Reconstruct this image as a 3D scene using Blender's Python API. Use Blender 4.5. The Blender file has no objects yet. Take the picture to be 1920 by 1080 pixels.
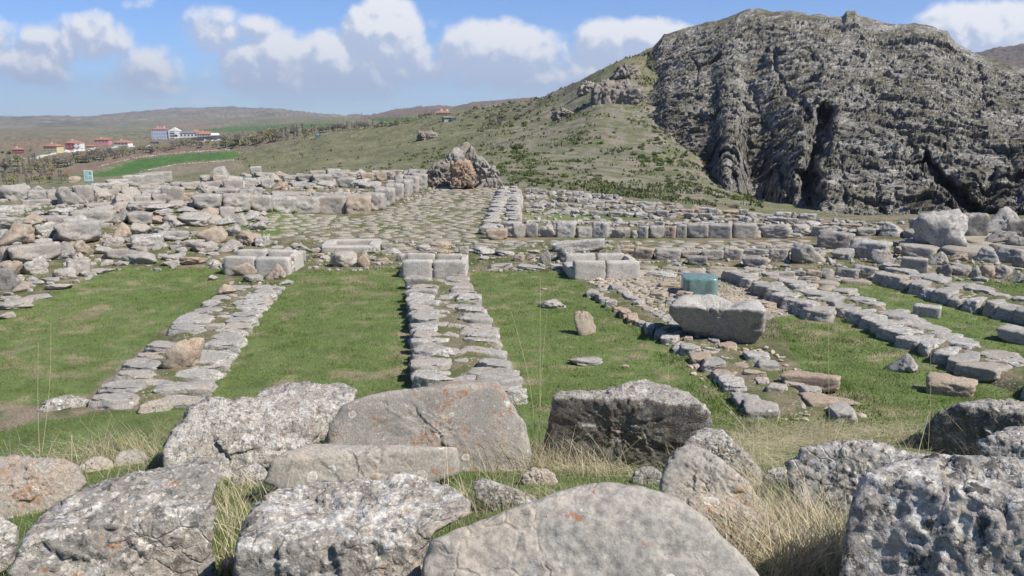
import bpy, bmesh, math, random
import numpy as np
from mathutils import Vector, Matrix
random.seed(7)
RNG = np.random.default_rng(11)
sc = bpy.context.scene
C = sc.collection
R = math.radians
# ------------------------------------------------------------------ camera
CAMH = 4.5; F = 1663.0; PITCH = math.atan((540-213)/F)
cp, sp = math.cos(PITCH), math.sin(PITCH)
cam = bpy.data.cameras.new('camera'); cam.sensor_width = 36; cam.lens = 36*F/1920
cam.clip_start = 0.05; cam.clip_end = 40000
camo = bpy.data.objects.new('camera', cam); C.objects.link(camo)
camo.location = (0, 0, CAMH); camo.rotation_euler = (math.pi/2-PITCH, 0, 0)
sc.camera = camo
def ray(px, py):
    u = (px-960)/F; v = (540-py)/F
    return np.array([u, cp+v*sp, -sp+v*cp])
def project(x, y, z):
    z = z-CAMH
    d = y*cp-z*sp; v = (y*sp+z*cp)/d
    return 960+F*x/d, 540-F*v, d
def onplane(px, py, z=0.0):
    d = ray(px, py); t = (z-CAMH)/d[2]
    return np.array([d[0]*t, d[1]*t, z])
def slope_of(az, py):
    v = (540-py)/F
    h = (cp+v*sp)/math.cos(az)
    return (-sp+v*cp)/h
# ------------------------------------------------------------------ numpy noise
_PR = np.random.default_rng(5); _PERM = _PR.permutation(1024).astype(np.int32)
_G = _PR.normal(size=(1024, 3)); _G = (_G/np.linalg.norm(_G, axis=1)[:, None]).astype(np.float32)
_J = _PR.random((1024, 3)).astype(np.float32)
def _h(ix, iy, iz, s):
    k = _PERM[(ix+s*37) & 1023]; k = _PERM[(k+iy) & 1023]; return _PERM[(k+iz) & 1023]
def noise(P, seed=0):
    P = np.asarray(P, np.float32); I = np.floor(P); f = P-I; I = I.astype(np.int32)
    w = f*f*f*(f*(f*6-15)+10); flat = not P[:, 2].any()
    out = 0
    for dx in (0, 1):
        wx = w[:, 0] if dx else 1-w[:, 0]
        for dy in (0, 1):
            wxy = wx*(w[:, 1] if dy else 1-w[:, 1])
            for dz in ((0,) if flat else (0, 1)):
                g = _G[_h(I[:, 0]+dx, I[:, 1]+dy, I[:, 2]+dz, seed)]
                v = g[:, 0]*(f[:, 0]-dx)+g[:, 1]*(f[:, 1]-dy)
                if not flat: v = (v+g[:, 2]*(f[:, 2]-dz))*(w[:, 2] if dz else 1-w[:, 2])
                out = out+wxy*v
    return out*1.9
def fbm(P, oct=4, seed=0, gain=.5, ridged=False):
    a = 1; s = 0; t = 0; P = np.asarray(P, np.float32); fl = not P[:, 2].any()
    for i in range(oct):
        n = noise(P*(2.03**i)+np.array([i*17.3, i*9.1, 0 if fl else i*3.7]), seed+i)
        if ridged: n = 1-2.4*np.abs(n)
        s = s+a*n; t += a; a *= gain
    return s/t
def worley(P, seed=0):
    P = np.asarray(P, np.float32); I = np.floor(P).astype(np.int32); f = P-I
    f1 = np.full(len(P), 9., np.float32); f2 = f1.copy(); idv = np.zeros(len(P), np.float32)
    for dx in (-1, 0, 1):
        for dy in (-1, 0, 1):
            for dz in (-1, 0, 1):
                h = _h(I[:, 0]+dx, I[:, 1]+dy, I[:, 2]+dz, seed); j = _J[h]
                d = (j[:, 0]+dx-f[:, 0])**2+(j[:, 1]+dy-f[:, 1])**2+(j[:, 2]+dz-f[:, 2])**2
                m = d < f1
                f2 = np.where(m, f1, np.minimum(f2, d)); idv = np.where(m, h/1024., idv); f1 = np.where(m, d, f1)
    return np.sqrt(f1), np.sqrt(f2), idv
def facets(P, seed=0, power=1.):
    """broken-rock relief: every Worley cell is a tilted plane of its own"""
    P = np.asarray(P, np.float32); I = np.floor(P).astype(np.int32); f = P-I
    f1 = np.full(len(P), 9., np.float32); best = np.zeros(len(P), np.float32)
    for dx in (-1, 0, 1):
        for dy in (-1, 0, 1):
            for dz in (-1, 0, 1):
                h = _h(I[:, 0]+dx, I[:, 1]+dy, I[:, 2]+dz, seed); j = _J[h]; g = _G[(h*7+3) & 1023]
                v0 = f[:, 0]-j[:, 0]-dx; v1 = f[:, 1]-j[:, 1]-dy; v2 = f[:, 2]-j[:, 2]-dz
                d = v0*v0+v1*v1+v2*v2; m = d < f1
                best = np.where(m, v0*g[:, 0]+v1*g[:, 1]+v2*g[:, 2]+.5*(h/1024.-.5), best); f1 = np.where(m, d, f1)
    return best
def smooth(a, b, x):
    t = np.clip((x-a)/(b-a), 0, 1); return t*t*(3-2*t)
# ------------------------------------------------------------------ object helpers
def setp(o, label=None, cat=None, group=None, kind=None):
    if label: o['label'] = label
    if cat: o['category'] = cat
    if group: o['group'] = group
    if kind: o['kind'] = kind
    return o
def mesh_np(name, V, Fc, mat=None, smoothf=False):
    """V (n,3); Fc (m,k) int array (k = 3 or 4) or list of lists"""
    me = bpy.data.meshes.new(name)
    if isinstance(Fc, np.ndarray):
        m, k = Fc.shape
        me.vertices.add(len(V)); me.vertices.foreach_set('co', np.asarray(V, np.float32).ravel())
        me.loops.add(m*k); me.loops.foreach_set('vertex_index', Fc.astype(np.int32).ravel())
        me.polygons.add(m); me.polygons.foreach_set('loop_start', np.arange(0, m*k, k, dtype=np.int32))
        me.update(calc_edges=True)
    else:
        me.from_pydata([tuple(v) for v in V], [], Fc); me.update()
    me.polygons.foreach_set('use_smooth', [smoothf]*len(me.polygons))
    if mat: me.materials.append(mat)
    return me
def link(name, me, loc=(0, 0, 0), rot=(0, 0, 0), scale=(1, 1, 1), parent=None):
    o = bpy.data.objects.new(name, me); C.objects.link(o)
    o.location = loc; o.rotation_euler = rot; o.scale = scale
    if parent: o.parent = parent
    return o
def empty(name, loc=(0, 0, 0), rz=0, parent=None):
    o = bpy.data.objects.new(name, None); C.objects.link(o); o.location = loc; o.rotation_euler = (0, 0, rz)
    if parent: o.parent = parent
    return o
# ------------------------------------------------------------------ materials
class NT:
    def __init__(s, name):
        s.m = bpy.data.materials.new(name); s.m.use_nodes = True
        s.t = s.m.node_tree; s.t.nodes.clear()
        s.out = s.n('ShaderNodeOutputMaterial'); s.b = s.n('ShaderNodeBsdfPrincipled')
        s.t.links.new(s.b.outputs[0], s.out.inputs[0]); s.b.inputs['Roughness'].default_value = .9
        s.b.inputs['Specular IOR Level'].default_value = .2
    def n(s, typ, **kw):
        n = s.t.nodes.new(typ)
        for k, v in kw.items(): setattr(n, k, v)
        return n
    def l(s, a, b): s.t.links.new(a, b)
    def put(s, inp, v):
        if hasattr(v, 'is_output'): s.l(v, inp)
        elif v is not None:
            if isinstance(v, tuple) and len(v) == 3 and inp.type == 'RGBA': v = (*v, 1)
            inp.default_value = v
    def math(s, op, a, b=None, c=None, clamp=False):
        n = s.n('ShaderNodeMath', operation=op, use_clamp=clamp); s.put(n.inputs[0], a)
        if b is not None: s.put(n.inputs[1], b)
        if c is not None: s.put(n.inputs[2], c)
        return n.outputs[0]
    def mix(s, f, a, b, mode='MIX'):
        n = s.n('ShaderNodeMix', data_type='RGBA', blend_type=mode); s.put(n.inputs[0], f); s.put(n.inputs[6], a); s.put(n.inputs[7], b)
        return n.outputs[2]
    def ramp(s, f, lo, hi, a=0., b=1.):
        n = s.n('ShaderNodeMapRange', interpolation_type='SMOOTHSTEP'); s.put(n.inputs[0], f)
        n.inputs[1].default_value = lo; n.inputs[2].default_value = hi; n.inputs[3].default_value = a; n.inputs[4].default_value = b
        return n.outputs[0]
    def noise(s, v, scale, det=4, rough=.55, dist=0):
        n = s.n('ShaderNodeTexNoise'); s.l(v, n.inputs['Vector']); n.inputs['Scale'].default_value = scale
        n.inputs['Detail'].default_value = det; n.inputs['Roughness'].default_value = rough; n.inputs['Distortion'].default_value = dist
        return n.outputs[0]
    def voro(s, v, scale, feat='F1', rand=1.):
        n = s.n('ShaderNodeTexVoronoi', feature=feat); s.l(v, n.inputs['Vector']); n.inputs['Scale'].default_value = scale
        n.inputs['Randomness'].default_value = rand
        return n
    def pos(s): return s.n('ShaderNodeNewGeometry').outputs['Position']
    def bump(s, h, strength, dist):
        n = s.n('ShaderNodeBump'); s.put(n.inputs['Height'], h); n.inputs['Strength'].default_value = strength; n.inputs['Distance'].default_value = dist
        s.l(n.outputs[0], s.b.inputs['Normal']); return n
    def color(s, c): s.put(s.b.inputs['Base Color'], c)
def rock_mat(name, base=(.32, .305, .28), lich=.45, warm=.25, dark=.5, orange=0., scale=1., bumpd=.02, facewarm=(.42, .31, .215), topc=None, spots=0., rosette=0.):
    """limestone: grey with paler lichen crust on its upper faces, warm broken faces, dark weather stains, recess shade painted in as dark blotches"""
    N = NT(name); p = N.pos()
    oi = N.n('ShaderNodeObjectInfo').outputs['Random']
    nb = N.noise(p, 1.3*scale, 5, .6); nm = N.noise(p, 7*scale, 6, .65); nf = N.noise(p, 34*scale, 5, .7)
    c = N.mix(N.ramp(nb, .35, .65), tuple(x*.8 for x in base), tuple(x*1.12 for x in base))
    c = N.mix(N.math('MULTIPLY', N.ramp(nb, .46, .66), warm*1.6, clamp=True), c, facewarm)
    c = N.mix(N.math('MULTIPLY', N.ramp(oi, .55, 1.), warm), c, facewarm)
    c = N.mix(N.math('MULTIPLY', N.ramp(N.noise(p, 3.1*scale, 6, .7, .6), .55, .7), dark), c, (.085, .08, .075))
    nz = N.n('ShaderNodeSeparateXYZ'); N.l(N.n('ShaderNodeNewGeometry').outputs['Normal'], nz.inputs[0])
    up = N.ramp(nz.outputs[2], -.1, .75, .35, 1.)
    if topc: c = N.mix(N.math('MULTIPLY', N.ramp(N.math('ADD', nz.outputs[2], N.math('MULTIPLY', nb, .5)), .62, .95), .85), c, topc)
    # crusty patches: ragged sheets plus round colonies
    dn = N.n('ShaderNodeVectorMath', operation='ADD'); N.l(p, dn.inputs[0])
    nn = N.n('ShaderNodeTexNoise'); N.l(p, nn.inputs['Vector']); nn.inputs['Scale'].default_value = 9*scale; nn.inputs['Detail'].default_value = 4
    sc_ = N.n('ShaderNodeVectorMath', operation='SCALE'); N.l(nn.outputs['Color'], sc_.inputs[0]); sc_.inputs['Scale'].default_value = .07/scale
    N.l(sc_.outputs[0], dn.inputs[1]); pd = dn.outputs[0]
    v1 = N.voro(pd, 9*scale); v2 = N.voro(pd, 26*scale)
    t = .66-.2*lich
    sheet = N.math('MULTIPLY', N.ramp(N.noise(p, 3.2*scale, 10, .72, .3), t, t+.03), N.ramp(N.noise(p, .8*scale, 3, .6), .36, .46, .25, 1.))
    rnd1 = N.n('ShaderNodeSeparateColor'); N.l(v1.outputs['Color'], rnd1.inputs[0]); rnd2 = N.n('ShaderNodeSeparateColor'); N.l(v2.outputs['Color'], rnd2.inputs[0])
    disc = N.math('MULTIPLY', N.ramp(v1.outputs['Distance'], .26, .32, 1., 0.), N.ramp(rnd1.outputs[0], 1-.55*lich, 1.01-.55*lich))
    disc2 = N.math('MULTIPLY', N.ramp(v2.outputs['Distance'], .3, .38, 1., 0.), N.ramp(rnd2.outputs[0], 1-.6*lich, 1.01-.6*lich))
    lc = N.mix(N.ramp(N.noise(p, 12*scale, 4, .6), .35, .65), (.64, .61, .55), (.50, .43, .34)); lc = N.mix(N.ramp(rnd2.outputs[1], .6, .9), lc, (.45, .455, .45)); lc = N.mix(N.ramp(nf, .56, .7), lc, (.74, .72, .68))
    pm = N.math('MULTIPLY', N.math('MAXIMUM', N.math('MAXIMUM', sheet, disc), disc2), N.ramp(up, .35, .8, .45, 1.))
    c = N.mix(N.math('MULTIPLY', pm, min(.95, .45+.6*lich)), c, lc)
    if rosette:
        v4 = N.voro(pd, 4.2*scale); r4 = N.n('ShaderNodeSeparateColor'); N.l(v4.outputs['Color'], r4.inputs[0]); dd = N.math('ADD', v4.outputs['Distance'], N.math('MULTIPLY', r4.outputs[1], .16))
        on = N.ramp(r4.outputs[0], 1-rosette, 1.005-rosette); c = N.mix(N.math('MULTIPLY', N.ramp(dd, .30, .315, 1., 0.), on), c, N.mix(N.ramp(dd, .2, .29), (.50, .46, .39), (.72, .69, .62)))
    if orange:
        v3 = N.voro(pd, 13*scale)
        om = N.math('MULTIPLY', N.ramp(N.noise(p, 16*scale, 6, .7), .52, .56), N.ramp(N.noise(p, 2.3*scale, 5, .65), .66-.12*orange, .70-.12*orange))
        c = N.mix(N.math('MULTIPLY', om, .85), c, (.40, .16, .05))
    if spots: c = N.mix(N.math('MULTIPLY', N.ramp(N.noise(p, 11*scale, 8, .75), .54, .58), spots), c, (.045, .043, .04))
    c = N.mix(N.math('MULTIPLY', N.ramp(N.noise(p, 6.5*scale, 9, .78, .8), .44, .36), .75), c, tuple(x*.3 for x in base))  # ragged dark patches painting crevice shade into the colour
    c = N.mix(N.ramp(nf, .38, .62, .55, 0.), c, tuple(x*.42 for x in base))
    N.color(c)
    h = N.math('ADD', N.math('MULTIPLY', nm, 1.), N.math('MULTIPLY', nf, .45))
    cr = N.voro(pd, 5*scale, 'DISTANCE_TO_EDGE').outputs[0]
    h = N.math('ADD', h, N.math('MULTIPLY', N.ramp(cr, 0., .05, -.3, 0.), N.ramp(nb, .45, .6))); h = N.math('ADD', h, N.math('MULTIPLY', pm, .1))
    N.bump(h, .9, bumpd)
    return N.m
def simple(name, col, rough=.85, var=.15, sc_=3., bumpd=0):
    N = NT(name); p = N.pos(); n = N.noise(p, sc_, 4, .6)
    N.color(N.mix(N.ramp(n, .3, .7), tuple(c*(1-var) for c in col), tuple(min(1, c*(1+var)) for c in col)))
    N.b.inputs['Roughness'].default_value = rough
    if bumpd: N.bump(n, .6, bumpd)
    return N.m
def island_mat(name, stops, rough=.8, transl=0.):
    """leaf/blade material: each leaf its own shade"""
    N = NT(name); g = N.n('ShaderNodeNewGeometry'); r = N.n('ShaderNodeValToRGB')
    e = r.color_ramp.elements
    e[0].position = 0; e[0].color = (*stops[0], 1); e[1].position = 1; e[1].color = (*stops[-1], 1)
    for i, s in enumerate(stops[1:-1]): x = e.new((i+1)/(len(stops)-1)); x.color = (*s, 1)
    N.l(g.outputs['Random Per Island'], r.inputs[0]); N.color(r.outputs[0]); N.b.inputs['Roughness'].default_value = rough
    return N.m
# ------------------------------------------------------------------ terrain profile: each bearing has (distance, height) knots
PX = np.array([-900, 0, 100, 200, 300, 450, 600, 700, 800, 900, 1000, 1050, 1112, 1166, 1224, 1320, 1430, 1600, 1700, 1800, 1920, 2700])
def tab(d): return [np.interp(PX, sorted(d), [d[k][j] for k in sorted(d)]) for j in (0, 1)]
EDGE = {-900: (62, 0), 0: (62, 0), 450: (62, 0), 600: (64, 0), 850: (62, 0), 960: (56, 0), 1112: (51, 0), 1200: (48, 0), 1320: (43, 0), 1430: (41, 0), 1920: (44, 0), 2700: (44, 0)}
FAR = [
 {-900: (150, 352), 0: (150, 352), 300: (150, 347), 450: (130, 343), 600: (110, 345), 800: (96, 348), 1000: (88, 352), 1112: (84, 366), 1224: (84, 382), 1320: (82, 396), 1430: (78, 420), 1600: (76, 432), 1920: (76, 436), 2700: (76, 430)},
 {-900: (300, 332), 0: (300, 332), 300: (300, 325), 450: (220, 322), 600: (170, 325), 700: (150, 322), 800: (140, 318), 900: (130, 315), 1000: (125, 318), 1112: (115, 336), 1224: (110, 352), 1320: (105, 366), 1430: (100, 384), 1600: (97, 408), 1920: (95, 412), 2700: (95, 410)},
 {-900: (480, 312), 0: (480, 312), 300: (480, 300), 450: (400, 300), 600: (260, 300), 700: (230, 295), 800: (210, 285), 900: (190, 280), 1000: (170, 280), 1112: (155, 291), 1224: (150, 300), 1320: (155, 313), 1430: (200, 372), 1600: (240, 380), 1920: (240, 380), 2700: (240, 380)},
 {-900: (850, 290), 0: (850, 290), 300: (800, 280), 450: (600, 280), 600: (380, 275), 700: (340, 265), 800: (300, 252), 900: (270, 240), 1000: (240, 235), 1112: (210, 226), 1224: (215, 230), 1320: (230, 240), 1430: (300, 260), 1600: (300, 300), 1920: (300, 300), 2700: (300, 300)},
 {-900: (1300, 264), 0: (1300, 264), 300: (1200, 262), 450: (900, 262), 600: (520, 252), 700: (480, 240), 800: (420, 224), 900: (380, 207), 1000: (340, 190), 1050: (330, 168), 1112: (300, 141), 1166: (300, 114), 1224: (318, 88), 1320: (370, 70), 1430: (400, 60), 1600: (420, 70), 1700: (420, 100), 1800: (430, 150), 1920: (430, 160), 2700: (430, 160)},
 {-900: (3000, 244), 0: (3000, 244), 300: (3000, 238), 450: (2500, 238), 600: (1500, 234), 700: (1200, 228), 800: (900, 223), 900: (800, 209), 1000: (600, 196), 1112: (400, 160), 1224: (450, 120), 1430: (600, 100), 1700: (600, 140), 1800: (700, 160), 1920: (700, 165), 2700: (700, 160)},
 {-900: (7000, 222), 0: (7000, 222), 150: (7000, 222), 200: (7000, 218), 290: (7000, 209), 345: (7000, 205), 440: (7000, 203), 520: (6800, 207), 600: (6000, 219), 650: (5500, 222), 690: (4500, 219), 740: (4200, 211), 800: (3500, 204), 850: (3500, 203), 880: (3400, 196), 930: (3300, 190), 1000: (3200, 185), 1112: (3200, 190), 1430: (2500, 200), 1700: (1600, 170), 1760: (1500, 130), 1800: (1500, 104), 1850: (1500, 90), 1920: (1500, 77), 2100: (1500, 62), 2700: (1500, 80)}]
NAZ = 1400
AZ = np.linspace(-1.0, 1.0, NAZ)                       # bearings, +-57 degrees
PXA = 960+F*np.tan(AZ)/cp
_r = []; _z = []
def addk(r, z): _r.append(np.broadcast_to(r, NAZ).astype(float)); _z.append(np.broadcast_to(z, NAZ).astype(float))
for r_, z_ in ((.02, 2.9), (1.5, 2.88), (2.6, 2.72), (4.2, 2.3), (7.0, 1.3), (10.5, .22), (12.5, 0.), (16, 0)): addk(r_, z_)
def colint(d, j):
    k = sorted(d); a = np.interp(PXA, k, [d[q][j] for q in k]); return a
er = colint(EDGE, 0)
addk(er, 0.); addk(er*1.1, -3.)
for d in FAR:
    rr = colint(d, 0); yy = colint(d, 1)
    addk(rr, CAMH+rr*np.array([slope_of(a, y) for a, y in zip(AZ, yy)]))
addk(_r[-1]*1.6, _z[-1]-120); addk(_r[-1]*2.2, -200)
RT = np.stack(_r, 1); ZT = np.stack(_z, 1)
for _a in (RT, ZT):
    for _k in range(9, _a.shape[1]-3): _a[:, _k] = np.convolve(np.pad(_a[:, _k], 16, 'edge'), np.hanning(35)[1:-1]/np.hanning(35).sum(), 'valid')
RT[:, 9] = np.minimum(RT[:, 9], RT[:, 10]*.9)
MOUND = [(onplane(-40, 470), 5.2, 3.2, .75), (onplane(180, 425), 6.5, 3.6, .8), (onplane(400, 418), 3.2, 2.6, .35), (onplane(1850, 445), 5., 4., .3)]
def height(x, y, detail=True):
    x = np.atleast_1d(np.asarray(x, float)); y = np.atleast_1d(np.asarray(y, float))
    az = np.clip(np.arctan2(x, y), -.999, .999); r = np.hypot(x, y)
    fi = (az+1)/2*(NAZ-1); i = np.clip(fi.astype(int), 0, NAZ-2); w = fi-i
    out = np.empty(len(x)); CH = 60000
    for s in range(0, len(x), CH):
        e = slice(s, s+CH); ww = w[e][:, None]
        Rk = RT[i[e]]*(1-ww)+RT[i[e]+1]*ww; Zk = ZT[i[e]]*(1-ww)+ZT[i[e]+1]*ww
        k = np.clip((r[e][:, None] > Rk).sum(1)-1, 0, Rk.shape[1]-2); a = np.arange(len(k))
        t = np.clip((r[e]-Rk[a, k])/(Rk[a, k+1]-Rk[a, k]), 0, 1)
        out[e] = Zk[a, k]+(Zk[a, k+1]-Zk[a, k])*t
    for c, sx, sy, h in MOUND: out += h*np.exp(-((x-c[0])/sx)**2-((y-c[1])/sy)**2)
    if detail:
        P = np.stack([x, y, np.zeros_like(x)], 1)
        near = smooth(11, 6, r)
        out += (.02+.05*near)*fbm(P*.8, 3, 3)*smooth(60, 50, r)+.015*near*fbm(P*5, 2, 4)
        far = smooth(75, 130, r); amp = np.clip(r*.006, 0, 14)
        lf = smooth(600, 2500, r); out += far*amp*(fbm(P/14, 5, 9, .55)*(1-lf)+lf*fbm(P/230, 5, 10, .55))
        out += smooth(2300, 4500, r)*smooth(7600, 6200, r)*26*fbm(P/np.array([420., 700., 1.]), 5, 21, .55, True)
    return out
def gz(x, y): return float(height([x], [y])[0])
def spot(px, py, rmin=2.0, lift=0.0):
    """where the sight line through a point of the photograph meets the ground"""
    d = ray(px, py); hl = math.hypot(d[0], d[1]); u = d/hl
    rs = np.geomspace(rmin, 12000, 2600)
    z = height(rs*u[0], rs*u[1])+lift
    k = np.nonzero(CAMH+rs*u[2] <= z)[0]
    r = rs[k[0]] if len(k) else 6000.
    return np.array([r*u[0], r*u[1], gz(r*u[0], r*u[1])])
def inpoly(x, y, poly):
    c = np.zeros(len(x), bool); n = len(poly); j = n-1
    for i in range(n):
        xi, yi = poly[i]; xj, yj = poly[j]
        if yi != yj:
            m = ((yi > y) != (yj > y)) & (x < (xj-xi)*(y-yi)/(yj-yi)+xi); c ^= m
        j = i
    return c
def softpoly(x, y, poly, j=3.0, seed=5):
    P = np.stack([x/14, y/6, x*0], 1)
    return inpoly(x+noise(P, seed)*j*2, y+noise(P, seed+1)*j, poly)
# ------------------------------------------------------------------ terrain mesh (one sheet to the horizon)
def build_terrain():
    az = np.concatenate([np.linspace(-math.pi, -1.0, 30)[:-1], np.linspace(-.98, -.62, 60)[:-1], np.linspace(-.62, .62, 1050), np.linspace(.62, .98, 60)[1:], np.linspace(1.0, math.pi, 30)[1:]])
    # shared parameter along the knots of each bearing
    seg = [3, 6, 14, 45, 55, 30, 60, 170, 5, 12, 50, 50, 56, 56, 50, 60, 5, 2, 2]
    a = np.clip(az, -.999, .999); fi = (a+1)/2*(NAZ-1); i = np.clip(fi.astype(int), 0, NAZ-2); w = (fi-i)[:, None]
    Rk = RT[i]*(1-w)+RT[i+1]*w
    cols = [Rk[:, :1]]
    for k in range(Rk.shape[1]-1):
        n = seg[k] if k < len(seg) else 3
        t = np.linspace(0, 1, n+1)[1:][None, :]
        if k >= 8 and k < 9: t = t**1.0
        cols.append(Rk[:, k:k+1]*(Rk[:, k+1:k+2]/Rk[:, k:k+1])**t)
    RR = np.concatenate(cols, 1); nA, nR = RR.shape
    X = (RR*np.sin(az)[:, None]).ravel(); Y = (RR*np.cos(az)[:, None]).ravel()
    ab = np.abs(az) > 1.0
    Z = height(X, np.where(np.repeat(ab, nR), np.abs(Y), Y))
    V = np.stack([X, Y, Z], 1)
    idx = np.arange(nA*nR).reshape(nA, nR)
    Fq = np.stack([idx[:-1, :-1], idx[1:, :-1], idx[1:, 1:], idx[:-1, 1:]], -1).reshape(-1, 4)[:, ::-1]
    col = terrain_color(X, Y, Z)
    me = mesh_np('ground', V, Fq, ground_mat(), True)
    ca = me.color_attributes.new('Col', 'FLOAT_COLOR', 'POINT')
    ca.data.foreach_set('color', np.concatenate([col, np.ones((len(col), 1))], 1).astype(np.float32).ravel())
    setp(link('ground', me), kind='structure')
LAWNS = [[(-60, 600), (0, 592), (215, 503), (415, 503), (425, 535), (300, 622), (150, 752), (-60, 765)],
         [(530, 512), (760, 500), (772, 730), (700, 760), (370, 745), (470, 610)],
         [(880, 508), (1060, 512), (1240, 625), (1440, 800), (1000, 790), (990, 735), (885, 530)],
         [(1440, 580), (1540, 570), (1700, 640), (1930, 735), (1960, 780), (1640, 790), (1500, 690)],
         [(1530, 527), (1640, 522), (1810, 568), (1940, 590), (1940, 690), (1700, 592), (1585, 545)],
         [(1560, 500), (1960, 535), (1960, 560), (1700, 515)], [(360, 340), (425, 338), (425, 352), (360, 352)], [(985, 398), (1200, 400), (1200, 412), (985, 412)], [(450, 395), (560, 395), (590, 425), (480, 450), (420, 440)]]
GREENF = [(120, 334), (200, 322), (244, 303), (302, 293), (360, 288), (430, 284), (453, 284), (448, 292), (430, 298), (345, 304), (300, 312), (245, 326), (180, 334)]
BROWNF = [(-40, 336), (50, 322), (100, 318), (200, 300), (240, 294), (300, 283), (330, 276), (425, 276), (420, 281), (350, 286), (300, 291), (240, 300), (200, 312), (120, 332)]
GRAVEL = [(1170, 498), (1300, 505), (1400, 515), (1500, 545), (1545, 575), (1430, 600), (1340, 600), (1280, 640), (1230, 615), (1160, 560), (1090, 520)]
def terrain_color(X, Y, Z):
    px, py, d = project(X, Y, Z); r = np.hypot(X, Y); px = np.where(d > 0, px, -9999)
    P = np.stack([X, Y, Z*0], 1)
    def L(a, b, t): return np.asarray(a)*(1-t[:, None])+np.asarray(b)*t[:, None]
    n1 = fbm(P*.35, 4, 31)*.5+.5; n2 = fbm(P*1.7, 4, 41)*.5+.5; n3 = fbm(P*6, 3, 51)*.5+.5
    # grassy bank by the camera, then the floor of the ruin
    bank = L((.12, .16, .05), (.20, .19, .095), smooth(.48, .75, .5*n1+.5*n2))
    soil = L((.105, .115, .045), (.25, .20, .14), smooth(.38, .62, .4*n1+.6*n2))
    lawn = L((.12, .165, .048), (.155, .19, .065), n3)
    lawn = L(L(lawn, (.10, .15, .035), smooth(.5, .3, n1)*.6), (.28, .23, .14), smooth(.52, .66, .6*n2+.4*n1)*.9)
    c = np.where((r+.6*noise(P*.7, 61) < 14.6)[:, None], bank, soil)
    near = (r < 70)
    m = np.zeros(len(X), bool)
    for p in LAWNS: m |= inpoly(px+noise(P*1.5, 3)*8, py+noise(P*1.5, 4)*3, p)
    c = np.where((m & near & (r > 12))[:, None], lawn, c)
    g = inpoly(px+noise(P*2, 5)*9, py+noise(P*2, 6)*4, GRAVEL) & near
    c = np.where(g[:, None], L((.40, .34, .27), (.27, .235, .18), smooth(.45, .6, n2)), c)
    # slopes beyond
    q = r > 66
    lf = smooth(500, 1500, r)
    f1 = (fbm(P/16, 6, 61, .6)*(1-lf)+fbm(P/160, 6, 62, .6)*lf)*.5+.5; f2 = (fbm(P/4.5, 4, 71, .6)*(1-lf)+fbm(P/50, 4, 72, .6)*lf)*.5+.5; f3 = fbm(P*.5, 4, 77)*.5+.5
    slope = L((.13, .135, .065), (.20, .18, .11), smooth(.35, .65, .5*f1+.5*f3))
    slope = L(slope, (.085, .11, .04), smooth(.52, .7, f2)*.7)
    scree = L((.185, .165, .12), (.22, .19, .145), smooth(.4, .6, f1)); scree = L(scree, (.11, .125, .05), smooth(.44, .6, f2)*.85)
    scree = L(scree, (.20, .15, .125), smooth(.6, .74, f1)*.5)
    t = smooth(880, 1010, px+70*(f1-.5))*smooth(1400, 1300, px)*smooth(150, 175, py)
    c = np.where(q[:, None], L(slope, scree, t), c)
    # farmland and hills far off
    far = smooth(430, 620, r)*smooth(620, 520, px+ (r > 1400)*400)
    farm = L((.16, .145, .085), (.2, .155, .105), smooth(.4, .6, f1)); farm = L(farm, (.09, .12, .045), smooth(.56, .66, f2)*.5)
    c = L(c, farm, np.where(q, far, 0))
    hill = L((.17, .15, .11), (.27, .225, .165), smooth(.45, .68, .5*f1+.5*f2)); hill = L(hill, (.09, .10, .06), smooth(.52, .66, fbm(P/260, 5, 87)*.5+.5)*.8)
    hill = L(hill, (.34, .28, .2), smooth(.66, .78, f2)*.8)
    c = L(c, hill, smooth(2300, 3600, r))
    c = np.where(((r > 500) & (px > 1500))[:, None], L((.10, .085, .07), (.15, .12, .10), f2), c)
    brown = (r > 1500) & (px > 680) & (px <= 1100)
    c = np.where(brown[:, None], L((.13, .10, .08), (.20, .13, .095), smooth(.4, .6, f2)), c)
    for poly, a, b, j in ((GREENF, (.06, .125, .03), (.075, .145, .04), 1.2), (BROWNF, (.17, .115, .085), (.2, .14, .1), 1.5),
                       ([(355, 246), (430, 238), (520, 234), (620, 231), (640, 236), (520, 243), (440, 247)], (.06, .125, .025), (.09, .14, .04), 1.),
                       ([(240, 330), (300, 315), (345, 307), (430, 302), (452, 300), (470, 320), (450, 345), (240, 345)], (.22, .18, .125), (.2, .17, .12), 2.),
                       ([(-40, 275), (30, 262), (130, 264), (240, 268), (245, 272), (130, 275), (60, 285)], (.2, .145, .1), (.17, .14, .09), 1.5),
                       ([(290, 236), (360, 231), (430, 236), (370, 244)], (.22, .16, .11), (.2, .15, .1), 1.),
                       ([(690, 222), (760, 219), (790, 222), (780, 226), (700, 227)], (.06, .12, .03), (.08, .13, .03), .8)):
        mm = inpoly(px+noise(P/40, 7)*j*4, py+noise(P/40, 8)*j, poly) & (r > 250) & (r < 3200)
        c = np.where(mm[:, None], L(a, b, f2), c)
    return np.clip(c, .01, .9)
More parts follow.
